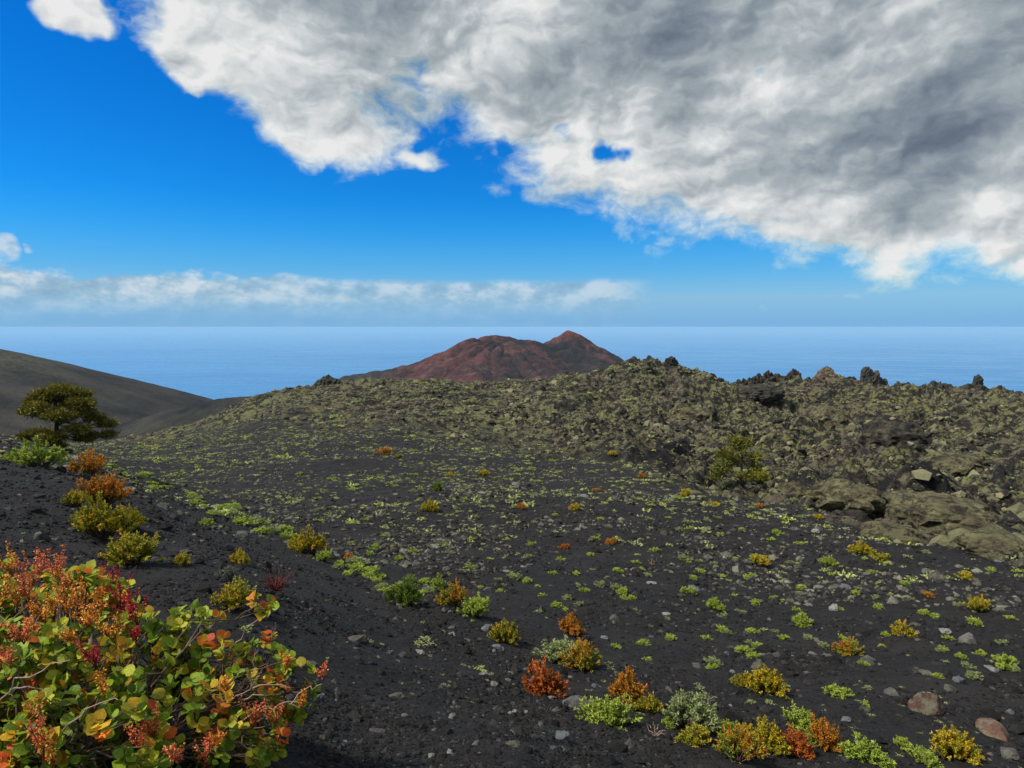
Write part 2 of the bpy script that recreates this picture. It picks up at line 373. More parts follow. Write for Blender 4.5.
# lichen crust on the open field, sparse near and denser far off
fl = t.math('MULTIPLY', t.rng(t.noise(pos, 2.4, 7, 0.75), 0.585, 0.64), t.rng(t.noise(pos, 0.25, 4, 0.6), 0.46, 0.60))
dist = t.vmath('LENGTH', pos)
fl = t.math('MULTIPLY', fl, t.rng(dist, 12, 34))
field = t.mix(fl, ash, (0.12, 0.125, 0.105))
t.put(b.inputs['Base Color'], t.mix(rock, field, rockc))
bp = t.bump(t.math('ADD', t.math('MULTIPLY', t.noise(pos, 25, 4, 0.75), 1.4), t.math('MULTIPLY', cell, 0.4)), 1.0, 0.035)
bp2 = t.bump(t.math('MULTIPLY', t.voro(pos, 4.0, 'SMOOTH_F1'), t.math('ADD', t.math('MULTIPLY', rock, 1.0), 0.05)), 0.9, 0.22, bp)
bp3 = t.bump(t.math('MULTIPLY', t.noise(pos, 1.4, 5, 0.7), t.math('ADD', rock, 0.16)), 0.9, 0.45, bp2)
t.put(b.inputs['Normal'], bp3)
tag(link('ground', gme, m_ground), kind='structure')

# land beyond, falling to the coast
fa = np.radians(np.linspace(-80, 80, 420)); fr = np.exp(np.linspace(math.log(170), math.log(2900), 160))
FA, FR = np.meshgrid(fa, fr); FX, FY = FR * np.sin(FA), FR * np.cos(FA)
def far_h(x, y):
    r = np.hypot(x, y)
    return -46 - (r - 170) * 0.150 + 7 * sstep(r, 170, 500) * fbm(x * 0.004, y * 0.004, 5, 71) + 3 * fbm(x * 0.02, y * 0.02, 4, 77)
lme = mesh_np('coastal_land', np.stack([FX, FY, far_h(FX, FY)], -1).reshape(-1, 3), grid_faces(160, 420)[:, ::-1], smooth=True)
m_land, t, b = material('far_lava', 0.95, 0.1)
pos = t.new('ShaderNodeNewGeometry').outputs['Position']
t.put(b.inputs['Base Color'], t.mix(t.rng(t.noise(pos, 0.03, 8, 0.65), 0.4, 0.65), (0.013, 0.013, 0.015), (0.048, 0.046, 0.036)))
t.put(b.inputs['Normal'], t.bump(t.noise(pos, 0.08, 8, 0.7), 1.0, 5.0))
tag(link('coastal_land', lme, m_land), kind='structure')

# dark ash hill on the left: flank of a broad cone
def patch(name, x0, x1, y0, y1, nx, ny, fn, mat):
    X, Y = np.meshgrid(np.linspace(x0, x1, nx), np.linspace(y0, y1, ny))
    me = mesh_np(name, np.stack([X, Y, fn(X, Y)], -1).reshape(-1, 3), grid_faces(ny, nx), smooth=True)
    return tag(link(name, me, mat), kind='structure')
HX, HY = -470.0, 545.0
def hill_h(x, y):
    d = np.hypot(x - HX, y - HY)
    z = -11 - 0.350 * np.sqrt(d * d + 45 ** 2) + 15.8 + 5 * sstep(d, 330, 700)
    gul = fbm(np.arctan2(y - HY, x - HX) * 9, d * 0.004, 3, 81) * 1.5 * sstep(d, 40, 160)
    return z + gul + 0.35 * fbm(x * 0.06, y * 0.06, 3, 85)
m_hill, t, b = material('ash_hill', 0.95, 0.1)
pos = t.new('ShaderNodeNewGeometry').outputs['Position']
hc = t.mix(t.rng(t.noise(pos, 0.02, 7, 0.6), 0.38, 0.68), (0.020, 0.0185, 0.019), (0.044, 0.040, 0.034))
hsep = t.new('ShaderNodeSeparateXYZ'); t.put(hsep.inputs[0], pos)
hc = t.mix(t.math('MULTIPLY', t.rng(t.math('ADD', hsep.outputs[2], t.math('MULTIPLY', t.noise(pos, 0.03, 5, 0.6), 30)), -28, 8), t.rng(t.noise(pos, 0.25, 5, 0.7), 0.42, 0.6)), hc, (0.085, 0.088, 0.045))
hc = t.mix(t.math('MULTIPLY', t.rng(t.noise(pos, 0.4, 5, 0.75), 0.60, 0.68), 0.6), hc, (0.055, 0.06, 0.035))
hm = t.new('ShaderNodeMapping'); t.put(hm.inputs[0], pos); hm.inputs['Rotation'].default_value = (0, 0, R(35)); hm.inputs['Scale'].default_value = (.25, 1, 1)
hc = t.mix(1.0, hc, t.ramp(t.noise(hm.outputs[0], .05, 7, .7), [(.35, (.6, .6, .62)), (.65, (1.35, 1.3, 1.25))]), 'MULTIPLY')
t.put(b.inputs['Base Color'], hc)
t.put(b.inputs['Normal'], t.bump(t.noise(pos, 0.2, 7, 0.7), 0.7, 2.5))
patch('ash_hill', -900, -30, 290, 900, 380, 260, hill_h, m_hill)
# low dark lava ridge at its foot
LXc, LYc = ray(222, 403)[0] * 400, 400.0
def ridge_h(x, y):
    q = np.hypot((x - LXc - 18) / 105, (y - LYc - 10) / 60)
    return -42.6 - 24 * q ** 1.8 + 2.6 * (billow(x * 0.05, y * 0.05, 4, 91, 0.6) - 0.3) + 1.2 * fbm(x * 0.012, y * 0.012, 2, 95)
patch('lava_ridge', LXc - 170, LXc + 230, 300, 500, 240, 140, ridge_h, m_land)

# red volcano
VY = 1200.0
def vx(px): return ray(px, 350)[0] * VY
def vz(py, d=VY): return ray(512, py)[1] * d
def cone(x, y, px, py, yy, k, rnd=10.0, cap=None):
    d = np.hypot(x - vx(px) * yy / VY, y - yy)
    return vz(py, yy) - k * (np.sqrt(d * d + rnd * rnd) - rnd) * 1.0
def vol_h(x, y):
    th = fbm(x * 0.007, y * 0.007, 4, 101)
    xs = x + 9 * fbm(x * 0.012, y * 0.012, 3, 111); ys = y + 9 * fbm(x * 0.012, y * 0.012, 3, 117)
    hs = [cone(xs, ys, 569, 331.5, 1230, 0.56, 9), cone(xs, ys, 500, 335.5, 1190, 0.44, 26), cone(xs, ys, 472, 339.5, 1170, 0.44, 12),
          cone(xs, ys, 528, 339, 1200, 0.50, 14), cone(xs, ys, 545, 343, 1215, 0.42, 14), cone(xs, ys, 440, 353, 1160, 0.42, 12), cone(xs, ys, 404, 364, 1120, 0.30, 9),
          cone(xs, ys, 382, 368, 1100, 0.30, 8), cone(xs, ys, 590, 343, 1235, 0.58, 10)]
    z = np.max(hs, 0)
    # shallow crater open to the front
    cx, cy = vx(505), 1160.0
    d = np.hypot((x - cx), (y - cy))
    z = z - 9 * np.exp(-(d / 22) ** 2)
    ang = np.arctan2(y - 1190, x - vx(505)); dd = np.hypot(y - 1190, x - vx(505))
    z = z - 7.0 * sstep(dd, 12, 70) * (1 - np.abs(perlin(ang * 3.0, dd * 0.004 + 3, 120)) * 2.6).clip(0, 1) ** 1.5
    return z + 3.5 * th + 1.8 * fbm(x * 0.05, y * 0.05, 3, 131) - 5 * billow(x * .018, y * .018, 3, 133) * sstep(np.hypot(x - vx(569), y - 1230), 10, 70) + 1.5
m_vol, t, b = material('red_volcano', 0.95, 0.1)
pos = t.new('ShaderNodeNewGeometry').outputs['Position']
vs = t.new('ShaderNodeSeparateXYZ'); t.put(vs.inputs[0], pos)
vc = t.mix(t.rng(t.noise(pos, 0.011, 7, 0.65, 0.8), 0.42, 0.60), (0.024, 0.018, 0.018), (0.092, 0.035, 0.033))
vc = t.mix(t.math('MULTIPLY', t.rng(t.noise(pos, 0.03, 7, 0.7), 0.54, 0.68), 0.55), vc, (0.15, 0.070, 0.052))
vc = t.mix(t.rng(t.math('ADD', t.noise(pos, 0.02, 6, 0.65), t.rng(vs.outputs[0], vx(540), vx(625), 0, 0.22)), 0.60, 0.72), vc, (0.035, 0.027, 0.027))  # dark patches, thickened on the right slope: shade away from the sun, painted in
vc = t.mix(t.rng(vs.outputs[0], vx(425), vx(385), 0, 0.9), vc, (0.030, 0.027, 0.027))
# red cap of the small cone
capd = t.vmath('DISTANCE', pos, (vx(569) * 1230 / VY, 1230, vz(331, 1230)))
vc = t.mix(t.math('MULTIPLY', t.rng(capd, 18, 48, 1, 0), 0.7), vc, (0.13, 0.034, 0.028))
t.put(b.inputs['Base Color'], vc)
vc = t.mix(1.0, vc, t.ramp(t.noise(pos, 0.06, 6, .7), [(.35, (.55, .55, .55)), (.65, (1.5, 1.45, 1.4))]), 'MULTIPLY')
t.put(b.inputs['Base Color'], vc)
t.put(b.inputs['Normal'], t.bump(t.noise(pos, 0.035, 8, 0.68), 1.0, 16.0))
patch('red_volcano', vx(330), vx(700), 1000, 1430, 420, 320, vol_h, m_vol)

# sea
SEA = -400.0
nr_, na_ = 60, 200
sr = np.exp(np.linspace(math.log(1200), math.log(82000), nr_)); sa = np.radians(np.linspace(-110, 110, na_))
SA, SR = np.meshgrid(sa, sr)
sme = mesh_np('sea', np.stack([SR * np.sin(SA), SR * np.cos(SA), np.full_like(SA, SEA)], -1).reshape(-1, 3), grid_faces(nr_, na_)[:, ::-1], smooth=True)
m_sea, t, b = material('sea_water', 0.28, 0.5)
pos = t.new('ShaderNodeNewGeometry').outputs['Position']
mp = t.new('ShaderNodeMapping'); t.put(mp.inputs[0], pos); mp.inputs['Scale'].default_value = (0.35, 1.0, 1.0)
sw = t.noise(mp.outputs[0], 0.0006, 6, 0.6); sw2 = t.noise(mp.outputs[0], 0.004, 5, 0.6)
t.put(b.inputs['Base Color'], t.mix(t.rng(sw, 0.35, 0.7), (0.022, 0.150, 0.37), (0.035, 0.19, 0.43)))
t.put(b.inputs['Roughness'], t.rng(sw2, 0.4, 0.62, 0.22, 0.7))
t.put(b.inputs['Normal'], t.bump(t.noise(mp.outputs[0], 0.02, 6, 0.7), 1.0, 14.0))
b.inputs['IOR'].default_value = 1.33
tag(link('sea', sme, m_sea), kind='structure')
#@@HAZE@@
# the air: one closed box round everything
hx = 90000.0
hv = np.array([(sx_ * hx, sy_ * hx, z) for z in (SEA - 1.0, 5.0) for sx_, sy_ in ((-1, -1), (1, -1), (1, 1), (-1, 1))])
hf = np.array([(0, 3, 2, 1), (4, 5, 6, 7), (0, 1, 5, 4), (1, 2, 6, 5), (2, 3, 7, 6), (3, 0, 4, 7)])
hme = mesh_np('haze', hv, hf)
m_hz = bpy.data.materials.new('haze_air'); m_hz.use_nodes = True; ht = m_hz.node_tree; ht.nodes.clear()
ho = ht.nodes.new('ShaderNodeOutputMaterial'); pv = ht.nodes.new('ShaderNodeVolumePrincipled')
pv.inputs['Color'].default_value = (0.39, 0.65, 0.86, 1); pv.inputs['Density'].default_value = 5.5e-5; pv.inputs['Anisotropy'].default_value = 0.0
ht.links.new(pv.outputs[0], ho.inputs['Volume'])
tag(link('haze', hme, m_hz), kind='stuff')
C.cycles.volume_bounces = 1; C.cycles.max_bounces = 4; C.cycles.diffuse_bounces = 2; C.cycles.glossy_bounces = 1; C.cycles.transmission_bounces = 2; C.cycles.use_denoising = True
#@@OBJECTS@@
# ------------------------------------------------------------------ placing things
def at(px, py, y0=1.5, y1=130.0):
    """ground point under a point of the photograph"""
    a, sl = ray(px, py); ys = np.exp(np.linspace(math.log(y0), math.log(y1), 900))
    h = height(a * ys, ys); k = np.where(h > sl * ys)[0]
    i = int(k[0]) if len(k) else int(np.argmin(sl * ys - h))
    y = float(ys[i]); return Vector((a * y, y, float(h[i])))
def wd(px_size, p): return px_size * p.y / F
QN = 5
# ------------------------------------------------------------------ plant geometry
def unit(v): return v / (np.linalg.norm(v, axis=-1, keepdims=True) + 1e-9)
def leaves(P, D, L, Wd, rnd, bend=0.25):
    """long pointed leaves: P base, D direction, L length, Wd width; six corners each"""
    n = len(P); side = unit(np.cross(D, unit(RNG.normal(size=(n, 3))))); nor = np.cross(side, D)
    L = np.broadcast_to(np.asarray(L, float), (n,))[:, None]; Wd = np.broadcast_to(np.asarray(Wd, float), (n,))[:, None]
    v = [P, P + D * L * .45 + side * Wd * .5, P + D * L - nor * L * bend, P + D * L * .45 - side * Wd * .5]
    V = np.stack(v, 1).reshape(-1, 3)
    Fc = (np.arange(n)[:, None] * 4 + np.arange(4)[None])
    return V, Fc, np.repeat(rnd, 4, axis=0)
def merge(parts):
    V, Fs, A = [], {}, []; o = 0
    for v, f, a in parts:
        V.append(v); A.append(a)
        for ff in (f if isinstance(f, list) else [f]): Fs.setdefault(ff.shape[1], []).append(ff + o)
        o += len(v)
    return np.concatenate(V), [np.concatenate(x) for x in Fs.values()], np.concatenate(A)
def tube(path, rad, sides=5, rnd=0.5):
    path = np.asarray(path, float); n = len(path); rad = np.broadcast_to(np.asarray(rad, float), (n,))
    tng = unit(np.gradient(path, axis=0)); ref = np.array([0.3, 0.2, 0.93]) if abs(tng[0][2]) < .9 else np.array([1., 0, 0])
    s1 = unit(np.cross(tng, ref)); s2 = np.cross(tng, s1); a = np.linspace(0, 2 * np.pi, sides, endpoint=False)
    V = path[:, None] + rad[:, None, None] * (s1[:, None] * np.cos(a)[None, :, None] + s2[:, None] * np.sin(a)[None, :, None])
    V = V.reshape(-1, 3); f = []
    for i in range(n - 1):
        for j in range(sides):
            k = (j + 1) % sides; f.append((i * sides + j, i * sides + k, (i + 1) * sides + k, (i + 1) * sides + j))
    return V, np.array(f), np.full(len(V), rnd)
def curve_path(p, q, sag=0.1, n=6, wig=0.05):
    p, q = np.asarray(p, float), np.asarray(q, float); t = np.linspace(0, 1, n)[:, None]; L = np.linalg.norm(q - p)
    off = RNG.normal(size=(n, 3)) * wig * L * np.sin(np.pi * t)
    out = p + (q - p) * t + off; out[:, 2] += (sag * L * 4 * t * (1 - t))[:, 0]; return out

def bush_meshes(name, twigs, per, leaf, h=0.62, spread=1.0, lean=0.55):
    """dome of leafy twigs, one unit wide; returns (foliage mesh, twig mesh)"""
    k = RNG.integers(4, 7); cen = np.stack([RNG.uniform(-.30, .30, k), RNG.uniform(-.22, .22, k)], -1); cs = RNG.uniform(.42, .95, k); cen[0] = 0; cs[0] = .85
    c = RNG.integers(0, k, twigs); th = RNG.uniform(0, 2 * np.pi, twigs); u = RNG.uniform(0, 1, twigs) ** .6
    tipx = cen[c, 0] + .36 * u * np.cos(th) * cs[c] * spread; tipy = cen[c, 1] + .38 * u * np.sin(th) * cs[c] * spread
    tipz = h * cs[c] * (np.sqrt(np.clip(1 - (u * .95) ** 2, 0.02, 1)) * .80 + .20) * RNG.uniform(.62, 1.18, twigs)
    tip = np.stack([tipx, tipy, tipz], -1); base = np.stack([tipx * .25, tipy * .25, np.zeros(twigs)], -1)
    t = RNG.uniform(.45, 1.0, (twigs, per)) ** .7
    rt = RNG.uniform(0, 1, twigs)
    ax = unit(tip - base)
    P = base[:, None] + (tip - base)[:, None] * t[..., None]
    D = unit(ax[:, None] * lean + RNG.normal(size=(twigs, per, 3)) * .55)
    zf = P[..., 2] / h
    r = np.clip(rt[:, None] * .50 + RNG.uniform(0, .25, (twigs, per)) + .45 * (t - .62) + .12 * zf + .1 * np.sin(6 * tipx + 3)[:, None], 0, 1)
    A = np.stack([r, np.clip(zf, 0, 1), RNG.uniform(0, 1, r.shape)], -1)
    V, Fc, A = leaves(P.reshape(-1, 3), D.reshape(-1, 3), RNG.uniform(.7, 1.2, twigs * per) * leaf, leaf * .42, A.reshape(-1, 3))
    fol = mesh_np(name + '_foliage', V, Fc, {'lv': A})
    tw = [tube([b_, b_ + (q_ - b_) * .55 + RNG.normal(size=3) * .02, q_], (.010, .007, .003), 3) for b_, q_ in list(zip(base, tip))[:min(twigs, 110)]]
    V, Fs, A = merge(tw); return fol, mesh_np(name + '_twigs', V, Fs)

def leaf_mat(name, stops, var=0.35, trans=0.25, rough=0.6, hi=None):
    m, t, b = material(name, rough, 0.25)
    lv = t.new('ShaderNodeSeparateColor'); t.put(lv.inputs[0], attr(t, 'lv', True))
    c = t.ramp(lv.outputs[0], stops)
    c = t.mix(1.0, c, t.ramp(lv.outputs[2], [(0, (1 - var,) * 3), (1, (1 + var * .35,) * 3)]), 'MULTIPLY')
    t.put(b.inputs['Base Color'], c)
    tr = t.new('ShaderNodeBsdfTranslucent'); t.put(tr.inputs[0], c)
    ms = t.new('ShaderNodeMixShader'); ms.inputs[0].default_value = trans
    t.l.new(b.outputs[0], ms.inputs[1]); t.l.new(tr.outputs[0], ms.inputs[2])
    t.l.new(ms.outputs[0], t.n['Material Output'].inputs[0]); return m
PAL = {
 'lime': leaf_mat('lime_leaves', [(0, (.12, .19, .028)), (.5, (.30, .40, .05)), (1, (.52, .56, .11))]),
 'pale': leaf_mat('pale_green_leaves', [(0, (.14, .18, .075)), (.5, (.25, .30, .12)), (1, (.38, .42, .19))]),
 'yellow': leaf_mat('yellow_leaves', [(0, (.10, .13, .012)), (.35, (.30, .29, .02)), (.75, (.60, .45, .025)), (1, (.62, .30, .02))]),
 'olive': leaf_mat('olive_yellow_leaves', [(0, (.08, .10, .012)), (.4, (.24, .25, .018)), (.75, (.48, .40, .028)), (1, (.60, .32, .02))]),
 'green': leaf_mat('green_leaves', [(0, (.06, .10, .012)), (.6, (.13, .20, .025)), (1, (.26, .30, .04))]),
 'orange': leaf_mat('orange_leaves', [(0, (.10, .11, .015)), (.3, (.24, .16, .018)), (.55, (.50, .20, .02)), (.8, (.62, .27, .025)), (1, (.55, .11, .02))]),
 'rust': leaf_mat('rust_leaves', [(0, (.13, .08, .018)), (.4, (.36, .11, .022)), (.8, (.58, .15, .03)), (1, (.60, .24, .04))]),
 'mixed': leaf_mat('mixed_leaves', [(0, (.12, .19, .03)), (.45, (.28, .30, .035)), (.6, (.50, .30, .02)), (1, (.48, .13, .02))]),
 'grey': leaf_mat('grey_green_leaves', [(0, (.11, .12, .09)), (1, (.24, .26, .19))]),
}
m_twig, t, b = material('twig_bark', 0.9, 0.2)
t.put(b.inputs['Base Color'], t.mix(t.rng(t.noise(None, 30, 3), .3, .7), (.05, .035, .025), (.14, .10, .075)))
BIG = [bush_meshes('bush', 150, 32, .058, h=.62, lean=.75) for _ in range(4)]
TALL = [bush_meshes('tall_bush', 120, 22, .07, h=.85, lean=.8) for _ in range(2)]
MED = [bush_meshes('shrublet', 60, 16, .10, h=.5, lean=.7) for _ in range(4)]
SML = [bush_meshes('tuft', 26, 9, .17, h=.42)[0] for _ in range(5)]

occ = []      # plan positions already taken
def bush(px, py, wpx, pal, label, cat='bush', name=None, hf=1.0, group=None, tall=False, i=[0]):
    i[0] += 1; p = at(px, py); wdt = wd(wpx, p) * 1.22; occ.append((p.x, p.y, wdt * .5))
    big = wpx >= 20
    fol, tw = ((TALL[i[0] % 2] if tall else BIG[i[0] % 4]) if big else MED[i[0] % 4])
    rz = RNG.uniform(0, 6.28); loc = (p.x, p.y + wdt * .3, float(height(np.array([p.x]), np.array([p.y + wdt * .3]))[0]) - .03 * wdt)
    name = name or ('leafy_bush' if big else 'shrublet')
    if wpx >= 14:
        r = link(name, None, loc=loc, rot=rz, sc=(wdt, wdt, wdt * hf * 1.2)); tag(r, label, cat, group)
        link('foliage', fol, PAL[pal], r); link('twigs', tw, m_twig, r)
    else:
        r = link(name, fol, PAL[pal], loc=loc, rot=rz, sc=(wdt, wdt, wdt * hf)); tag(r, label, cat, group)
    return r
B = [
 (25, 466, 52, 'lime', 'lime green shrub on the crest of the black slope in front of the pine', .75),
 (80, 474, 46, 'orange', 'orange leaved bush just right of the pine, at the top of the row of bushes', .8),
 (94, 503, 44, 'orange', 'golden orange bush second from the top in the row below the pine', .85),
 (66, 506, 26, 'olive', 'small olive bush tucked left of the golden orange bush below the pine', .8),
 (88, 537, 58, 'olive', 'large olive yellow bush in the middle of the row running down from the pine', .95),
 (118, 530, 40, 'olive', 'ochre bush touching the right side of the large olive yellow bush', .8),
 (122, 568, 56, 'olive', 'olive yellow bush lowest in the row below the pine, above the red seed heads', .75),
 (178, 566, 18, 'yellow', 'little yellow green bush on bare black slope right of the row of bushes', 1.0),
 (236, 564, 25, 'yellow', 'small bright yellow bush alone on the black slope above the big leafy shrub', .8),
 (203, 526, 18, 'lime', 'small lime cushion alone high on the bare black slope', .7),
 (228, 608, 46, 'olive', 'dark olive bush right behind the top of the big leafy shrub', .7),
 (226, 581, 22, 'grey', 'small grey dry tuft between two yellow bushes on the black slope', .8),
 (305, 555, 36, 'yellow', 'yellow ochre bush at the upper end of the plant strip along the slope foot', .95),
 (347, 561, 16, 'orange', 'small orange shrublet low in the plant strip beside lime clumps', .7),
 (322, 562, 20, 'lime', 'lime clump directly right of the yellow ochre bush in the plant strip', .7),
 (405, 607, 36, 'green', 'green bush with an ochre top at the right end of the slope foot', .9),
 (438, 592, 22, 'lime', 'lime bush with pale upright tips just above the yellow green bush group', 1.0),
 (454, 610, 40, 'mixed', 'yellow green bush with orange tips in the centre of the black field', .9),
 (475, 619, 36, 'lime', 'bright yellow green bush pressed against the right of a bush with orange tips', .7),
 (505, 644, 32, 'olive', 'brownish ochre bush between the yellow green pair and the orange bushes', .9),
 (572, 639, 34, 'orange', 'rounded orange bush standing behind the pale green strip of shrubs', .8),
 (541, 696, 56, 'rust', 'rust red bush with upright twigs, the reddest on the field', .8),
 (560, 664, 50, 'pale', 'pale green spreading shrub directly behind the rust red bush', .5),
 (588, 673, 42, 'mixed', 'orange and pale green shrub between the pale shrub and the orange yellow bush', .8),
 (632, 708, 52, 'orange', 'orange topped bush right of centre with green lower leaves in front of it', .95),
 (652, 716, 34, 'olive', 'olive ochre bush hugging the right side of the orange topped bush', .8),
 (610, 728, 58, 'lime', 'vivid lime green bush in front of the orange topped bush', .6),
 (690, 733, 60, 'pale', 'pale green bush with sparse tips near the bottom edge right of centre', .75),
 (700, 748, 44, 'olive', 'low brownish olive shrub in front of the pale green bush near the bottom edge', .6),
 (674, 729, 22, 'lime', 'little lime clump left of the pale green bush near the bottom edge', .8),
 (729, 738, 26, 'lime', 'lime clump immediately right of the pale green bush near the bottom edge', .8),
 (770, 694, 42, 'yellow', 'golden yellow bush beside a dark rock right of centre', .8),
 (748, 690, 24, 'olive', 'brownish twiggy bush touching the left of the golden yellow bush', .8),
 (804, 736, 48, 'lime', 'lime yellow bush with fine upright leaves above the bottom strip of orange bushes', .8),
 (853, 656, 30, 'mixed', 'low shrub half green and half red alone on bare black cinders', .6),
 (838, 698, 29, 'lime', 'flat lime cushion on bare cinders, right of the golden yellow bush', .5),
 (807, 627, 28, 'lime', 'lime shrub with a pale base in the middle of the right hand field', .6),
 (907, 637, 28, 'yellow', 'yellow shrub leaning on a pale stone at the right of the field', .7),
 (984, 614, 24, 'yellow', 'yellow shrub near the right edge beside lichen covered lava', .8),
 (980, 628, 18, 'lime', 'lime clump just below the yellow shrub near the right edge', .6),
 (865, 555, 24, 'yellow', 'bright yellow bush at the border between cinders and lava on the right', .7),
 (832, 568, 24, 'lime', 'lime shrub left of the bright yellow bush at the lava border', .6),
 (884, 562, 18, 'olive', 'dull yellow shrub right of the bright yellow bush at the lava border', .6),
 (760, 568, 22, 'yellow', 'yellow green shrub among grey stones in the upper right field', .6),
 (718, 612, 22, 'lime', 'lime shrub with a grey twiggy fringe in the middle right field', .7),
 (757, 606, 13, 'lime', 'small lime shrublet on open cinders between two larger lime shrubs', .8),
 (690, 595, 14, 'lime', 'small round lime shrublet on open cinders, left of the twiggy lime shrub', .8),
 (740, 766, 50, 'mixed', 'lime and orange bush at the very bottom edge right of centre', .9),
 (770, 756, 48, 'yellow', 'golden bush at the left end of the bottom strip of orange bushes', .9),
 (800, 760, 44, 'rust', 'reddish brown bush in the middle of the bottom strip of bushes', .9),
 (829, 752, 36, 'orange', 'orange red bush at the right end of the bottom strip of bushes', 1.0),
 (813, 748, 20, 'lime', 'small lime clump peeping between the golden and the orange red bottom bushes', .8),
 (873, 766, 50, 'lime', 'yellow green shrub at the bottom edge right of the orange red bush', .6),
 (907, 754, 28, 'lime', 'small lime shrub near the bottom right, left of the blurred yellow bush', .6),
 (930, 768, 30, 'lime', 'lime shrub cut by the bottom edge at the lower right', .7),
 (963, 762, 48, 'yellow', 'yellow bush with an orange crown in the bottom right corner', .8),
 (1012, 672, 34, 'lime', 'lime shrub on a stone at the right edge of the photo', .5),
 (858, 596, 12, 'lime', 'tiny lime shrublet right of the yellow green shrub among grey stones', .7),
 (970, 580, 18, 'yellow', 'yellow ochre shrub sitting on the lichen covered lava at the right edge', .5),
 (932, 600, 12, 'orange', 'little orange shrublet up against the lava at the right edge', .8),
 (429, 513, 20, 'yellow', 'bright yellow bush left of centre in the stony middle field', .8),
 (437, 492, 14, 'green', 'small upright green bush behind the bright yellow bush in the middle field', 1.1),
 (384, 455, 16, 'orange', 'orange shrub far up the slope left of the middle', .8),
 (399, 458, 9, 'olive', 'tiny olive shrublet right beside the orange shrub far up the slope', .8),
 (521, 510, 14, 'orange', 'orange yellow shrub in the stony middle field right of the bright yellow bush', .7),
 (576, 511, 15, 'yellow', 'yellow shrub in the middle of the stony field below the volcano', .7),
 (450, 476, 9, 'yellow', 'tiny yellow shrublet behind the small upright green bush', .7),
 (566, 550, 15, 'rust', 'orange red shrub at the lower middle of the stony field', .6),
 (612, 545, 15, 'orange', 'orange shrub right of the orange red one in the middle field', .7),
 (688, 498, 15, 'yellow', 'yellow shrub near the lava border below the lone small tree', .8),
 (715, 507, 11, 'yellow', 'smaller yellow shrub right of its twin below the lone small tree', .8),
 (761, 509, 10, 'orange', 'tiny ochre shrublet on the field border right below the small tree', .8),
 (820, 520, 12, 'yellow', 'tiny yellow shrub on the pale border strip of the lava on the right', .8),
 (642, 479, 11, 'orange', 'tiny orange shrub at the left end of the pale border strip', .8),
 (597, 492, 8, 'orange', 'tiny orange shrublet above its yellow neighbour in the middle field', .8),
 (612, 460, 10, 'yellow', 'tiny yellow shrublet high on the middle field', .8),
 (552, 462, 8, 'lime', 'tiny lime shrublet high on the middle field below the volcano', .8),
 (484, 476, 14, 'yellow', 'faint yellow shrub in the stony field left of centre', .6),
 (424, 385, 9, 'yellow', 'yellow speck of a bush on the crest in front of the red volcano', .6),
]
for px, py, wp, pal, lab, hf in B: bush(px, py, wp, pal, lab, hf=hf)

# ------------------------------------------------------------------ lime strip along the slope foot and small clumps on the field
def zone(px, py):
    return
strip = [(112, 474), (124, 478), (135, 482), (146, 486), (158, 490), (168, 492), (178, 496), (188, 500), (197, 503), (206, 507), (214, 510), (222, 513), (229, 515), (236, 518), (244, 521), (252, 524),
         (262, 529), (270, 533), (279, 538), (288, 543), (335, 566), (346, 571), (358, 575), (368, 580), (378, 584), (386, 589), (372, 574), (360, 567), (345, 577), (420, 582), (430, 597), (397, 590)]
proto = {}
def small(px, py, wpx, pal, label, group, name='lime_clump', cat='plant', hf=.7, flat=None, i=[0], p=None):
    i[0] += 1; p = p or at(px, py); wdt = wd(wpx, p) * 1.38; me = (MED[i[0] % 4][0] if wpx > 9 else SML[i[0] % 5])
    occ.append((p.x, p.y, wdt * .4))
    return tag(link(name, me, PAL[pal], loc=(p.x, p.y, p.z - .03 * wdt), rot=RNG.uniform(0, 6.28), sc=(wdt, wdt, wdt * hf)), label, cat, group)
for k, (px, py) in enumerate(strip):
    for q in range(2):
        small(px + RNG.normal() * 5.5, py + RNG.normal() * 3, RNG.uniform(9, 20) * (0.75 if px < 220 else 1), ['lime', 'lime', 'pale', 'lime', 'green'][(k + q * 2) % 5],
              'lime or pale green clump in the plant strip along the foot of the black slope', 'clumps in the strip along the slope foot', hf=.55)
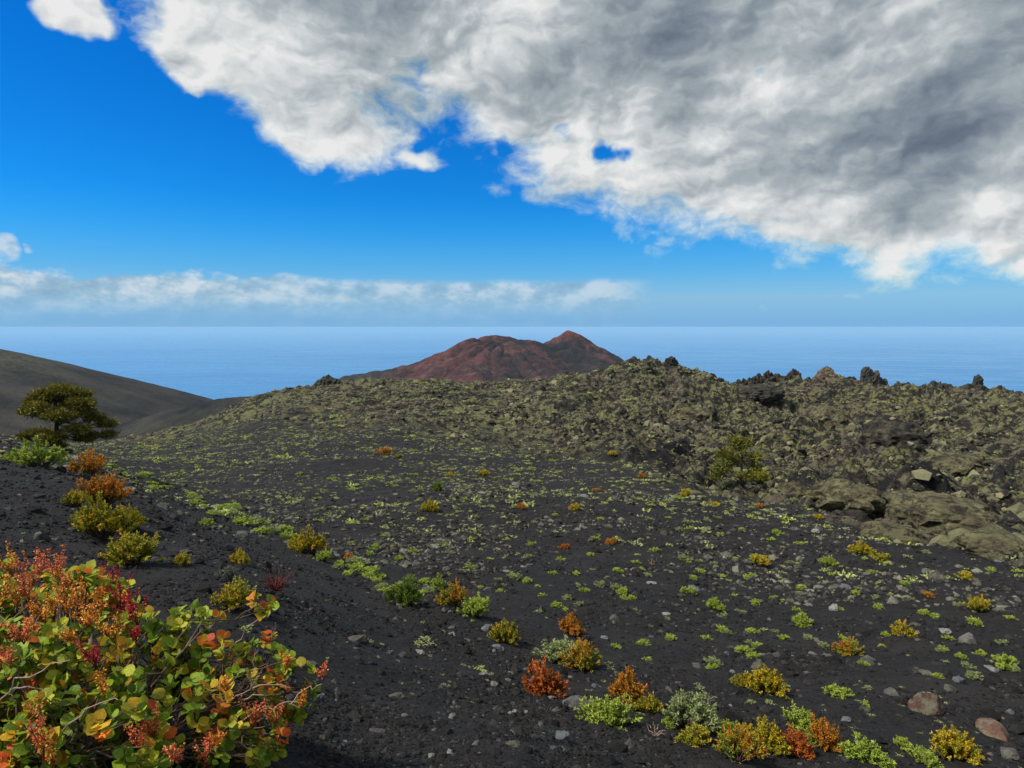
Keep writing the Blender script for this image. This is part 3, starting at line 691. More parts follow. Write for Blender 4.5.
SPOTS = [(385, 548, 10), (352, 545, 9), (300, 500, 9), (320, 522, 8), (365, 520, 7), (398, 560, 10), (470, 568, 9), (500, 592, 8), (512, 575, 7), (446, 575, 8), (490, 560, 7), (526, 583, 10), (542, 596, 8),
      (556, 607, 13), (539, 613, 9), (580, 606, 10), (618, 572, 11), (640, 570, 9), (618, 590, 12), (575, 575, 9), (622, 594, 14), (632, 600, 10), (670, 640, 11), (642, 645, 12), (616, 648, 10), (648, 660, 8), (706, 640, 9),
      (722, 632, 13), (712, 668, 12), (668, 620, 7), (700, 690, 9), (715, 665, 17), (751, 704, 9), (742, 613, 8), (685, 560, 11), (700, 572, 9), (655, 552, 9), (735, 560, 8), (865, 707, 9), (857, 738, 10), (770, 705, 9),
      (795, 610, 8), (880, 585, 9), (868, 690, 10), (908, 600, 10), (925, 615, 12), (936, 618, 9), (950, 640, 10), (882, 648, 8), (980, 655, 11), (1002, 645, 10), (1010, 620, 9), (958, 606, 10), (840, 610, 8), (775, 632, 8), (785, 640, 12),
      (560, 560, 8), (590, 556, 8), (530, 545, 8), (505, 540, 7), (470, 540, 8), (440, 545, 7), (410, 530, 7), (380, 505, 7), (352, 490, 7), (330, 480, 6), (300, 475, 6), (262, 470, 6), (420, 500, 6), (465, 500, 7),
      (505, 480, 6), (530, 470, 6), (600, 520, 7), (650, 520, 7), (670, 510, 7), (640, 500, 6), (690, 530, 8), (720, 535, 8), (742, 530, 7), (770, 540, 8), (800, 545, 8), (595, 540, 8), (355, 560, 9), (413, 552, 9)]
for px, py, wp in SPOTS:
    small(px, py, wp, 'lime' if RNG.random() < .7 else 'pale', 'small lime green clump scattered on the open black cinder field', 'small lime clumps on the cinder field')
# further clumps over the middle field, thinning towards the viewer
def scatter(n, y0, y1, a0, a1, power=0.0, mask=None, seed=1):
    g = np.random.default_rng(seed); n2 = n * 8
    a = g.uniform(R(a0), R(a1), n2); r = np.sqrt(g.uniform(y0 * y0, y1 * y1, n2)) if power == 0 else np.exp(g.uniform(math.log(y0), math.log(y1), n2))
    x, y = r * np.sin(a), r * np.cos(a); keep = np.ones(n2, bool)
    if mask is not None: keep &= g.random(n2) < mask(x, y)
    x, y = x[keep][:n], y[keep][:n]; return x, y
mk = lambda x, y: (1 - rough_mask(x, y)) * sstep(fbm(x * .16, y * .16, 3, 201), -.35, .35) * sstep(np.hypot(x, y), 11, 24)
x, y = scatter(70, 12, 60, -33, 33, 1, mk, 5)
zz_ = height(x, y)
for q in range(len(x)):
    p = Vector((x[q], y[q], zz_[q]))
    small(0, 0, RNG.uniform(.16, .34) * F / p.y, 'lime' if RNG.random() < .55 else 'pale', 'small pale to lime clump far up the stony middle field', 'distant small clumps on the stony field', p=p)

mk = lambda x, y: (1 - rough_mask(x, y)) * np.where(x > 0, 1, .35) * (.25 + sstep(fbm(x * .3, y * .3, 3, 203), -.3, .3))
x, y = scatter(105, 8.5, 30, -14, 40, 1, mk, 6)
for q in range(len(x)):
    p = Vector((x[q], y[q], float(height(x[q:q + 1], y[q:q + 1])[0])))
    small(0, 0, RNG.uniform(.09, .19) * F / p.y, 'lime' if RNG.random() < .65 else 'pale', 'small lime green clump scattered on the open black cinder field', 'small lime clumps on the cinder field', p=p)
# ground cover nobody would count: tufts of lichen and dwarf plants
def bake(variants, X, Y, Z, S, SZ, seed, Rot=None, tilt=0.0, extra=None):
    """replicate the variants into one big mesh"""
    g = np.random.default_rng(seed); which = g.integers(0, len(variants), len(X)); rot = g.uniform(0, 2 * np.pi, len(X)); Vs, Fs, As = [], [], []; o = 0
    for k, (v, f, a) in enumerate(variants):
        s = np.where(which == k)[0]
        if not len(s): continue
        c, n_ = np.cos(rot[s])[:, None], np.sin(rot[s])[:, None]
        vx_ = (v[None, :, 0] * c - v[None, :, 1] * n_) * S[s][:, None] + X[s][:, None]
        vy_ = (v[None, :, 0] * n_ + v[None, :, 1] * c) * S[s][:, None] + Y[s][:, None]
        vz_ = v[None, :, 2] * SZ[s][:, None] + Z[s][:, None]
        Vs.append(np.stack([vx_, vy_, vz_], -1).reshape(-1, 3))
        Fs.append((f[None] + (np.arange(len(s)) * len(v))[:, None, None] + o).reshape(-1, f.shape[1])); o += len(s) * len(v)
        rr = g.uniform(0, 1, (len(s), 1)) * .6
        if a is None: As.append(np.repeat(np.clip(g.uniform(0, 1, (len(s), 1)), 0, 1), len(v), 1).reshape(-1))
        else:
            aa = np.repeat(a[None], len(s), 0).copy(); aa[..., 0] = np.clip(aa[..., 0] * .4 + rr, 0, 1); As.append(aa.reshape(-1, 3))
    return np.concatenate(Vs), np.concatenate(Fs), np.concatenate(As)
def tuft_var(n, leaf):
    d = unit(RNG.normal(size=(n, 3)) * (1, 1, .6) + (0, 0, .55)); P = RNG.uniform(-.28, .28, (n, 3)) * (1, 1, .2) + (0, 0, .10)
    P[:, 2] = np.abs(P[:, 2]); return leaves(P, d, RNG.uniform(.16, .32, n), leaf, RNG.uniform(0, 1, (n, 3)))
TV = [tuft_var(36, .15) for _ in range(6)]
def fine_var():
    a1 = tuft_var(90, .10); v = a1[0].copy(); n = len(v) // 4; c = v.reshape(n, 4, 3); b0 = c[:, :1]
    return (b0 + (c - b0) * .5).reshape(-1, 3) * (1, 1, .8), a1[1], a1[2]
TF = [fine_var() for _ in range(4)]
mk = lambda x, y: np.clip((1 - rough_mask(x, y)) * (sstep(np.hypot(x, y), 9, 42) * .95 + .03) * (sstep(fbm(x * .22, y * .22, 4, 211) + .5 * sstep(np.hypot(x, y), 30, 60), -.25, .35) + .10), 0, 1)
x, y = scatter(11000, 15, 95, -44, 44, 1, mk, 8); r = np.hypot(x, y)
x2, y2 = scatter(5200, 16, 115, -44, 44, 1, lambda x, y: rough_mask(x, y) * sstep(fbm(x * .12, y * .12, 4, 215), -.4, .35), 9)
xa, ya = np.concatenate([x, x2]), np.concatenate([y, y2]); r = np.hypot(xa, ya)
S = RNG.lognormal(math.log(.135), .5, len(xa)) * (1 + sstep(r, 25, 100) * 1.3)
V, Fc, A = bake(TV, xa, ya, height(xa, ya) - .02, S, S * .8, 12)
xn, yn = scatter(420, 4.5, 17, -40, 44, 1, lambda x, y: sstep(fbm(x * .4, y * .4, 3, 218), -.2, .4) * np.where(np.arctan2(x, y) > -.15, 1, .25), 31)
Sn = RNG.lognormal(math.log(.085), .4, len(xn)) * (np.hypot(xn, yn) / 9) ** .4
V2_, F2_, A2_ = bake(TF, xn, yn, height(xn, yn) - .01, Sn, Sn * .7, 13); Fc = np.concatenate([Fc, F2_ + len(V)]); V = np.concatenate([V, V2_]); A = np.concatenate([A, A2_])
tag(link('ground_cover', mesh_np('ground_cover', V, Fc, {'lv': A}), leaf_mat('lichen_tufts', [(0, (.12, .13, .07)), (.35, (.28, .30, .15)), (.7, (.33, .38, .11)), (1, (.44, .50, .10))], trans=.1)), kind='stuff')

# ------------------------------------------------------------------ stones
def ico(sub):
    import bmesh
    bm = bmesh.new(); bmesh.ops.create_icosphere(bm, subdivisions=sub, radius=1.0)
    v = np.array([q.co[:] for q in bm.verts]); f = np.array([[q.index for q in p.verts] for p in bm.faces]); bm.free(); return v, f
I1, I2, I3 = ico(1), ico(2), ico(3)
def stone(I, rough=.22, cuts=5, sq=(1, .8, .6)):
    v, f = I; v = v.copy(); sd_ = RNG.integers(0, 200)
    v = v * (1 + rough * fbm(v[:, 0] * 1.3 + sd_, v[:, 1] * 1.3 + v[:, 2] * 1.7, 3, int(sd_) % 9))[:, None]
    for _ in range(cuts):                                   # broken faces
        n_ = unit(RNG.normal(size=3)); d = v @ n_; lim = RNG.uniform(.55, .8); k = d > lim; v[k] -= n_ * ((d[k] - lim) * .9)[:, None]
    v = v * (np.array(sq) * RNG.uniform(.8, 1.2, 3)); v[:, 2] += .25 * sq[2]; return v * .5, f
def stone_mat(name, stops, lichen=0.0, rough=.9):
    m, t, b = material(name, rough, .3)
    oi = t.new('ShaderNodeObjectInfo').outputs['Random']; sa_ = attr(t, 'sv')
    tc = t.new('ShaderNodeNewGeometry').outputs['Position']
    c = t.ramp(t.math('FRACT', t.math('ADD', oi, sa_)), stops)
    c = t.mix(1.0, c, t.ramp(t.noise(tc, 22, 6, .7), [(.3, (.55, .55, .55)), (.7, (1.25, 1.25, 1.25))]), 'MULTIPLY')
    if lichen: c = t.mix(t.math('MULTIPLY', t.rng(t.noise(tc, 7, 6, .7), .50, .58), lichen), c, (.17, .17, .115))
    t.put(b.inputs['Base Color'], c); t.put(b.inputs['Normal'], t.bump(t.noise(tc, 30, 6, .75), .9, .03)); return m
m_stone = stone_mat('grey_stone', [(0, (.014, .014, .015)), (.5, (.036, .034, .034)), (.85, (.075, .072, .07)), (1, (.16, .15, .145))], .4)
m_peb = stone_mat('cinder_gravel', [(0, (.004, .004, .004)), (.6, (.013, .0125, .013)), (.9, (.030, .028, .029)), (.975, (.065, .062, .062)), (1, (.13, .105, .085))])
pv_ = []
for _ in range(8):
    v, f = stone(I1, .55, 2, (1, .85, .7)); pv_.append((v, f, None))
g_ = np.random.default_rng(21)
# loose gravel: everywhere on the cinders, sizes growing rarer with size
n_ = 130000; a = g_.uniform(R(-50), R(50), n_); r = np.exp(g_.uniform(math.log(1.3), math.log(26), n_)); x, y = r * np.sin(a), r * np.cos(a)
patchy = sstep(fbm(x * .7, y * .7, 4, 231), -.45, .4)
k = g_.random(n_) < (.15 + .85 * patchy) * (1 - rough_mask(x, y) * .5); x, y, r = x[k], y[k], r[k]
S = np.clip(.0046 * r ** .75 * g_.lognormal(0, .68, len(x)) + .006, .008, .22)
V, Fc, A = bake(pv_, x, y, height(x, y) - S * .08, S, S, 22)
tag(link('gravel', mesh_np('gravel', V, Fc, {'sv': A}), m_peb), kind='stuff')
# stones of the middle field, larger and paler, far off too many to count
n_ = 13000; x, y = scatter(n_, 13, 95, -42, 42, 1, lambda x, y: np.clip((1 - rough_mask(x, y) * .6) * sstep(fbm(x * .25, y * .25, 4, 241), -.3, .5), 0, 1), 25)
S = np.clip(.085 * g_.lognormal(0, .5, len(x)) * (1 + sstep(np.hypot(x, y), 25, 80)), .04, .5)
V, Fc, A = bake(pv_, x, y, height(x, y) - S * .1, S, S, 23)
tag(link('scree', mesh_np('scree', V, Fc, {'sv': A}), stone_mat('scree_stone', [(0, (.010, .010, .011)), (.5, (.028, .027, .027)), (.8, (.075, .075, .062)), (1, (.19, .185, .15))], .35)), kind='stuff')
# single stones one could pick up
SM = []
for q in range(10):
    v, f = stone(I3, .45, 12, (1, .8, .62)); SM.append(mesh_np('stone', v, f, {'sv': np.zeros(len(v))}))
def rock(px, py, wpx, label, cat='stone', name='stone', mat=None, group=None, hf=1.0, i=[0], sink=.12):
    i[0] += 1; p = at(px, py); s = wd(wpx, p)
    o = link(name, SM[i[0] % 10], mat or m_stone, loc=(p.x, p.y + s * .3, p.z - s * sink * .4), rot=RNG.uniform(0, 6.28), sc=(s, s, s * hf)); occ.append((p.x, p.y, s * .5))
    return tag(o, label, cat, group)
# blocks of lava crust, grown over with lichen
n_ = 15000; x, y = scatter(n_, 17, 118, -43, 43, 1, lambda x, y: rough_mask(x, y) * sstep(fbm(x * .12, y * .12, 4, 245), -.35, .35), 27)
S = np.clip(.20 * g_.lognormal(0, .75, len(x)) * (.8 + 1.0 * sstep(np.hypot(x, y), 25, 100)) * (.55 + .45 * sstep(np.arctan2(x, y), -.3, .1)), .07, .95)
V, Fc, A = bake(pv_, x, y, height(x, y) - S * .05, S, S * .9, 29)
tag(link('lava_blocks', mesh_np('lava_blocks', V, Fc, {'sv': A}), stone_mat('lava_block', [(0, (.007, .007, .007)), (.40, (.022, .019, .016)), (.62, (.080, .080, .036)), (.87, (.145, .145, .075)), (1, (.21, .185, .11))], .35)), kind='stuff')
m_pale = stone_mat('pale_stone', [(0, (.15, .147, .14)), (1, (.24, .235, .22))])
m_blue = stone_mat('bluish_stone', [(0, (.075, .08, .09)), (1, (.13, .14, .155))])
m_dark = stone_mat('black_rock', [(0, (.012, .012, .011)), (1, (.032, .030, .027))], .35)
m_red = stone_mat('reddish_rock', [(0, (.075, .04, .03)), (1, (.13, .07, .05))], .6)
rock(494, 687, 11, 'largest pale grey stone on the black ground left of the rust red bush', mat=m_pale)
rock(526, 714, 8, 'small whitish stone below the rust red bush', mat=m_pale)
rock(449, 755, 9, 'flat pale stone near the bottom centre', mat=m_pale)
rock(431, 758, 10, 'buff stone at the bottom edge, left of the flat pale stone', mat=m_pale)
rock(563, 741, 22, 'bluish grey stone in front of the lime green bush', mat=m_blue)
rock(486, 632, 14, 'grey stone beside the brownish ochre bush', mat=m_blue)
rock(541, 728, 12, 'small bluish stone under the whitish stone', mat=m_blue)
rock(761, 672, 24, 'black lava rock behind the golden yellow bush', cat='rock', name='lava_rock', mat=m_dark)
rock(934, 716, 40, 'reddish brown rock with a lichen crust at the lower right', cat='rock', name='lava_rock', mat=m_red, hf=1.1)
tag(small(930, 700, 26, 'pale', 'greenish plant growing on top of the reddish brown rock', None, hf=.4), cat='plant')
rock(962, 684, 18, 'long grey stone right of the red and green shrub', mat=m_blue)
rock(953, 693, 16, 'bluish stone below the long grey stone at the right')
rock(972, 645, 26, 'broad lichen spotted stone near the right edge below the yellow shrub')
rock(948, 634, 12, 'pale round stone left of the broad lichen spotted stone', mat=m_pale)
rock(996, 672, 12, 'pale stone against the lime shrub at the right edge', mat=m_pale)
rock(848, 590, 16, 'bluish block among grey stones at the top of the right hand field', mat=m_blue)
rock(836, 611, 14, 'rounded pale stone on the right hand field below the bluish block', mat=m_pale)
rock(866, 712, 14, 'dark grey stone low on the right hand field')
rock(848, 722, 12, 'small grey stone beside the lime yellow bush', mat=m_blue)
rock(1003, 740, 44, 'large lichen spotted stone in the bottom right corner', cat='rock', name='lava_rock', mat=m_red, hf=.6)
rock(1015, 762, 30, 'grey stone cut by the bottom right corner of the photo', mat=m_stone)
rock(127, 530, 10, 'dark stone under the large olive yellow bush', mat=m_blue)
rock(36, 540, 20, 'dark stone on the slope left of the large olive yellow bush', mat=m_stone)
rock(316, 703, 16, 'bluish stone right of the tip of the big leafy shrub', mat=m_blue)
rock(313, 693, 10, 'small stone at the right tip of the big leafy shrub', mat=m_blue)
n_ = 260; a = g_.uniform(R(-38), R(38), 6000); r = np.exp(g_.uniform(math.log(3.0), math.log(30), 6000)); x, y = r * np.sin(a), r * np.cos(a)
wgt = (1 - rough_mask(x, y)) * sstep(fbm(x * .3, y * .3, 3, 251), -.3, .4) * np.where(a > 0, 1, .4)
k = np.where(g_.random(6000) < wgt)[0][:n_]; x, y, r = x[k], y[k], r[k]; z = height(x, y)
for q in range(len(x)):
    s = min(.32, .020 * r[q] ** .8 * g_.lognormal(0, .45)) if r[q] < 8 else min(.45, .014 * r[q] * g_.lognormal(0, .4))
    if s * F / y[q] < 4: continue
    up_ = a[k[q]] > R(8)
    lab, grp = (('lava stone scattered over the right hand part of the cinder field', 'stones on the right of the field') if up_ else
                ('lava stone scattered over the left and middle of the cinder ground', 'stones on the left and middle of the field'))
    tag(link('stone', SM[q % 10], [m_stone, m_stone, m_blue, m_pale][q % 4] if g_.random() < .5 else m_stone, loc=(x[q], y[q], z[q] - s * .06), rot=g_.uniform(0, 6.28), sc=(s, s * g_.uniform(.7, 1.1), s * g_.uniform(.5, 1.1))), lab, 'stone', grp)

# ------------------------------------------------------------------ lava outcrops on the skyline
m_out, t, b = material('outcrop_lava', .95, .2)
tc = t.new('ShaderNodeNewGeometry').outputs['Position']
oc = t.mix(t.rng(t.noise(tc, 1.4, 7, .7), .42, .62), (.013, .012, .012), (.055, .048, .038))
oc = t.mix(t.math('MULTIPLY', t.rng(t.noise(tc, .9, 6, .7), .52, .60), .5), oc, (.12, .115, .07))
t.put(b.inputs['Base Color'], oc); t.put(b.inputs['Normal'], t.bump(t.noise(tc, 2.2, 8, .7), 1, .5))
m_tan, t, b = material('tan_outcrop', .95, .2)
tc = t.new('ShaderNodeNewGeometry').outputs['Position']
t.put(b.inputs['Base Color'], t.mix(t.rng(t.noise(tc, 1.6, 7, .7), .38, .62), (.05, .038, .028), (.20, .155, .10))); t.put(b.inputs['Normal'], t.bump(t.noise(tc, 2.2, 8, .7), 1, .5))
I4 = ico(4)
def outcrop(prof, dist, label, mat=None, depth=.6, name='lava_outcrop', cat='rock outcrop'):
    """lumpy lava mass: blobs of rock (photo x, top y, half width px), joined in one skin"""
    allv, allf, o = [], [], 0
    base = None
    for px, py, hw in prof:
        a, sl = ray(px, py); x, z = a * dist, sl * dist; h0 = hw * 1.22 * dist / F; z += 3.0 * dist / F
        if base is None: base = Vector((x, dist, z - h0))
        v, f = I4; v = v.copy(); sd_ = float(px) * .37
        # rough, broken surface: ridged noise of three axes mixed
        d1 = billow(v[:, 0] * 1.6 + sd_, v[:, 2] * 1.6 + v[:, 1], 4, 7, .6); d2 = fbm(v[:, 1] * 2.1 + sd_, v[:, 2] * 2.1 - v[:, 0], 4, 3)
        v = v * (.80 + .75 * (d1 - .1) + .16 * d2)[:, None]
        v = v / np.abs(v[:, 2]).max()
        hgt = h0 * 1.5
        V = np.stack([v[:, 0] * h0 * 1.05 + x, v[:, 1] * h0 * (.8 + depth * .5) + dist + RNG.uniform(-.2, .2) * h0, v[:, 2] * hgt + z - v[:, 2].max() * hgt], -1)
        allv.append(V - np.array(base)); allf.append(f + o); o += len(v)
    me = mesh_np(name, np.concatenate(allv), np.concatenate(allf))
    return tag(link(name, me, mat or m_out, loc=base), label, cat)
outcrop([(328, 377, 9), (335, 380, 7), (322, 381, 6)], 91, 'dark isolated lump of lava on the skyline left of the red volcano', m_dark)
outcrop([(640, 359, 17), (652, 358, 12), (628, 364, 12), (616, 369, 9), (662, 366, 12)], 110, 'broad rocky knoll on the skyline just right of the red volcano')
outcrop([(671, 359, 6), (673, 366, 9), (668, 370, 10)], 112, 'small horn of rock at the right end of the knoll on the skyline')
outcrop([(702, 373, 9), (712, 376, 9), (720, 380, 7)], 113, 'low reddish dark hump on the skyline between the knoll and the flat topped crag')
outcrop([(755, 376, 11), (768, 373, 9), (780, 376, 12), (742, 381, 9)], 115, 'long flat topped crag on the skyline left of the tan boulder')
outcrop([(794, 371, 6), (796, 377, 8), (788, 377, 6)], 115, 'small upright fang of rock immediately left of the tan boulder')
outcrop([(828, 369, 10), (834, 374, 10), (822, 376, 8), (828, 378, 14)], 115, 'pale tan rounded boulder standing highest in the middle of the right skyline', m_tan)
outcrop([(850, 379, 6), (847, 382, 5)], 115, 'small dark knob between the tan boulder and the pointed rock')
outcrop([(867, 369, 5), (872, 373, 8), (879, 378, 8), (866, 378, 8), (884, 381, 6)], 115, 'dark pointed rock with a leaning peak right of the tan boulder', m_dark)
outcrop([(898, 384, 7), (908, 385, 5)], 113, 'tiny dark knobs on the skyline right of the pointed rock', m_dark)
outcrop([(935, 383, 9), (948, 386, 11)], 111, 'low jagged rocks on the skyline left of the balanced rock', m_dark)
outcrop([(978, 377, 4), (976, 383, 8), (968, 386, 9), (986, 388, 9)], 108, 'dark rock with a small balanced stone on top near the right edge', m_dark)
outcrop([(1008, 392, 6), (1004, 398, 8), (1014, 399, 8)], 103, 'last dark knob of the skyline at the right edge', m_dark)

def mass(px, py, wpx, hpx, label, mat):
    p = at(px, py); a_, h_ = wd(wpx, p) * .5, wd(hpx, p); v, f = I4; sd_ = px * .31
    d1 = billow(v[:, 0] * 1.3 + sd_, v[:, 1] * 1.3 + v[:, 2] * .6, 4, 17, .55); d2 = billow(v[:, 0] * 3.1 + sd_, v[:, 1] * 3.1, 3, 23, .55)
    v = v * (.78 + .7 * d1 + .25 * d2)[:, None]
    V = np.stack([v[:, 0] * a_, v[:, 1] * a_ * 1.1, v[:, 2] * h_ * 1.1], -1)
    return tag(link('lava_outcrop', mesh_np('lava_outcrop', V, f), mat, loc=(p.x, p.y + a_ * .4, p.z - h_ * .1)), label, 'rock outcrop')
m_crust, t, b = material('lichen_crust', .95, .15)
tc = t.new('ShaderNodeNewGeometry').outputs['Position']
cc_ = t.mix(t.rng(t.noise(tc, 2.2, 7, .72), .36, .60), (.024, .021, .016), (.19, .18, .095))
wv = t.vmath('ADD', tc, t.vmath('SCALE', t.noise(tc, 1.3, 5, .6, out=1), scale=1.6))
cc_ = t.mix(t.rng(t.voro(wv, .9, 'DISTANCE_TO_EDGE'), .0, .07, .8, 0), cc_, (.012, .011, .010))
cc_ = t.mix(t.rng(t.noise(tc, 1.1, 6, .7), .52, .58), cc_, (.030, .026, .021))
t.put(b.inputs['Base Color'], t.mix(t.math('MULTIPLY', t.rng(t.noise(tc, .8, 5, .65), .52, .66), .6), cc_, (.13, .10, .065))); t.put(b.inputs['Normal'], t.bump(t.noise(tc, 4, 8, .72), 1, .25))
mass(850, 504, 66, 14, 'broad humped lava mass with ropy pale lichen crust right of the lone small tree', m_crust)
mass(800, 500, 44, 14, 'low lichen grey lava mass between the lone small tree and a broad humped mass', m_crust)
mass(950, 528, 110, 18, 'largest tan and olive lava slab near the right edge above the cinder field', m_crust)
mass(1005, 552, 60, 12, 'cracked tan lava slab at the right edge where the cinders begin', m_crust)
mass(900, 540, 60, 10, 'low cracked lava slab left of the two tan slabs at the right', m_crust)
mass(760, 395, 50, 8, 'dark lava hump just under the flat topped crag of the skyline', m_out)
mass(900, 440, 60, 15, 'large dark crag in the middle of the lava field on the right', m_out)
mass(830, 425, 50, 16, 'lichen crusted crag below the tan boulder of the skyline', m_crust)
mass(960, 470, 60, 13, 'pale crusted crag at the right side of the lava field', m_crust)
mass(690, 420, 50, 14, 'olive crusted lava hump above and left of the lone small tree', m_crust)

# ------------------------------------------------------------------ trees
m_bark, t, b = material('pine_bark', .95, .1)
t.put(b.inputs['Base Color'], t.mix(t.rng(t.noise(None, 12, 5, .7), .35, .65), (.022, .017, .013), (.06, .045, .035)))
def tree(px, py, wpx, hpx, pads, pal_stops, label, kind, limbs=7, needles=900, nl=.16, nw=.028, tw=.05, dist=None):
    p = at(px, py) if dist is None else None
    if dist is not None:
        a, sl = ray(px, py); p = Vector((a * dist, dist, float(height(np.array([a * dist]), np.array([dist]))[0])))
    k = p.y / F; root = tag(link(kind, None, loc=p), label, 'tree')
    top = hpx * k; z0 = ray(px, py)[1] * p.y - p.z
    tp = np.array([(0, 0, -.2), (.01, 0, z0 + top * .2), (.03, .02, z0 + top * .5), (0.02, 0, z0 + top * .72), (-.02, 0, z0 + top * .9)]) * 1.0
    tp[:, 0] *= wpx * k
    trunk = [tube(tp, np.array([1.3, 1, .75, .5, .2]) * tw * top, 8)]
    lim = []
    P, Dd, A = [], [], []
    for (qx, qy, rw, rh, dep) in pads:
        c = np.array([(qx - px) * k, dep * wpx * k, z0 + (py - qy) * k]); a_, b_ = rw * k * .76, rh * k * .70
        s0 = tp[1] + (tp[3] - tp[1]) * np.clip((c[2] - tp[1][2]) / (tp[3][2] - tp[1][2]) * .8 - .1, 0, 1)
        pth = curve_path(s0, c + (0, 0, -b_ * .5), .04, 6, .05); lim.append(tube(pth, np.linspace(.40, .10, 6) * tw * top, 5))
        for _ in range(4):
            e = c + RNG.normal(size=3) * (a_ * .5, a_ * .5, b_ * .3); lim.append(tube(curve_path(pth[3], e, .05, 4, .06), np.linspace(.14, .04, 4) * tw * top, 3))
        # sprays of needles on the shell of the pad, flat below
        m = max(14, int(needles * rw * rh / 500 / 6)); u = unit(RNG.normal(size=(m, 3))); u[:, 2] = np.where(u[:, 2] < 0, u[:, 2] * .35, u[:, 2])
        cc = c + u * (a_, a_ * .8, b_) * (RNG.uniform(.35, 1.05, (m, 1)))
        sh = RNG.uniform(0, 1, (m, 1))
        q = 16
        dd = unit(u[:, None] * .7 + RNG.normal(size=(m, q, 3)) * .8 + (0, 0, .35)); pp = cc[:, None] + RNG.normal(size=(m, q, 3)) * nl * .35
        P.append(pp.reshape(-1, 3)); Dd.append(dd.reshape(-1, 3)); A.append(np.stack([np.clip(np.repeat(sh, q, 1) * .7 + RNG.uniform(0, .3, (m, q)), 0, 1)] * 2 + [RNG.uniform(0, 1, (m, q))], -1).reshape(-1, 3))
    P, Dd, A = np.concatenate(P), np.concatenate(Dd), np.concatenate(A)
    V, Fc, A = leaves(P, Dd, RNG.uniform(.7, 1.2, len(P)) * nl, nw, A)
    V_, F_, _ = merge(trunk); link('trunk', mesh_np('trunk', V_, F_, smooth=True), m_bark, root)
    V_, F_, _ = merge(lim); link('limbs', mesh_np('limbs', V_, F_, smooth=True), m_bark, root)
    link('crown', mesh_np('crown', V, Fc, {'lv': A}), leaf_mat(kind + '_needles', pal_stops, trans=.15), root)
    occ.append((p.x, p.y, .5)); return root
PADS = [(58, 389, 14, 7, .1), (50, 394, 18, 7, 0), (76, 406, 18, 8, .1), (48, 405, 16, 7, -.15), (88, 412, 14, 6, -.05), (60, 411, 18, 6, 0), (66, 391, 22, 7, 0), (44, 399, 17, 7, .1), (85, 402, 17, 7, -.05), (62, 401, 20, 8, .25), (40, 411, 13, 6, -.1), (72, 413, 20, 7, -.2), (94, 418, 15, 6, .05), (103, 425, 12, 5, .1),
        (55, 420, 14, 5, .2), (86, 427, 16, 5, -.15), (36, 434, 19, 5, .05), (64, 436, 16, 6, -.2), (78, 440, 16, 5, .15), (24, 438, 9, 4, 0), (104, 436, 10, 4, .1), (52, 408, 14, 6, -.2), (76, 396, 12, 5, .2), (58, 444, 18, 4, -.1), (34, 401, 9, 4, 0)]
tree(56, 452, 90, 72, PADS, [(0, (.06, .065, .012)), (.5, (.16, .15, .016)), (1, (.34, .28, .030))], 'broad dark olive pine with flat layered crown on the crest at the left', 'pine_tree', needles=2500, nl=.13, nw=.036, tw=.032, dist=23)
PADS2 = [(738, 447, 12, 7, 0), (726, 456, 11, 7, .1), (750, 456, 11, 7, -.1), (738, 462, 14, 8, .2), (722, 468, 11, 7, 0), (756, 468, 9, 6, 0), (742, 473, 14, 6, -.2), (718, 477, 9, 5, .1), (733, 440, 7, 4, 0), (746, 442, 7, 4, .1)]
tree(740, 487, 56, 50, PADS2, [(0, (.07, .08, .012)), (.5, (.15, .155, .018)), (1, (.26, .25, .03))], 'lone small olive tree with see-through crown at the lava edge on the right', 'sparse_tree', needles=800, nl=.20, nw=.04, tw=.028)
bush(764, 489, 24, 'olive', 'small olive bush touching the right side of the lone small tree', hf=.7)

#@@SHRUB@@
# ------------------------------------------------------------------ big leafy shrub in the foreground, lower left
SB = at(60, 767, 1.2); SB = Vector((-1.35, 1.75, float(height(np.array([-1.35]), np.array([1.75]))[0])))
root = tag(link('leafy_shrub', None, loc=SB), 'big shrub with round green and orange leaves and red seed heads at lower left', 'shrub')
def pt(px, py, y):
    a, sl = ray(px, py); return np.array([a * y, y, sl * y])
# outline lobes: photo x, photo y, half width, half height in pixels, distance
LOBES = [(20, 610, 60, 62, 2.55), (80, 610, 55, 52, 2.6), (60, 690, 90, 90, 2.15), (150, 660, 60, 55, 2.45), (195, 650, 50, 52, 2.55), (150, 730, 100, 70, 2.1), (235, 700, 52, 60, 2.4), (262, 660, 30, 35, 2.6),
         (285, 685, 36, 40, 2.5), (20, 750, 80, 60, 1.85), (240, 745, 46, 40, 2.2), (90, 740, 90, 60, 1.9), (-60, 680, 80, 100, 2.1), (110, 600, 26, 24, 2.75), (262, 607, 12, 14, 2.65)]
rootp = np.array(SB) + (0, 0, .05)
tips, outs, lobe_of = [], [], []
for li, (px, py, hw, hh, y) in enumerate(LOBES):
    c = pt(px, py, y); a_, b_ = hw * y / F, hh * y / F
    n = max(3, int(a_ * b_ * 1500)); u = unit(RNG.normal(size=(n, 3)))
    u[:, 1] = -np.abs(u[:, 1]) * np.where(RNG.random(n) < .72, 1, -1)
    tips.append(c + u * (a_, a_ * .75, b_) * RNG.uniform(.70, 1.0, (n, 1))); outs.append(u); lobe_of += [li] * n
tips, outs = np.concatenate(tips), np.concatenate(outs)
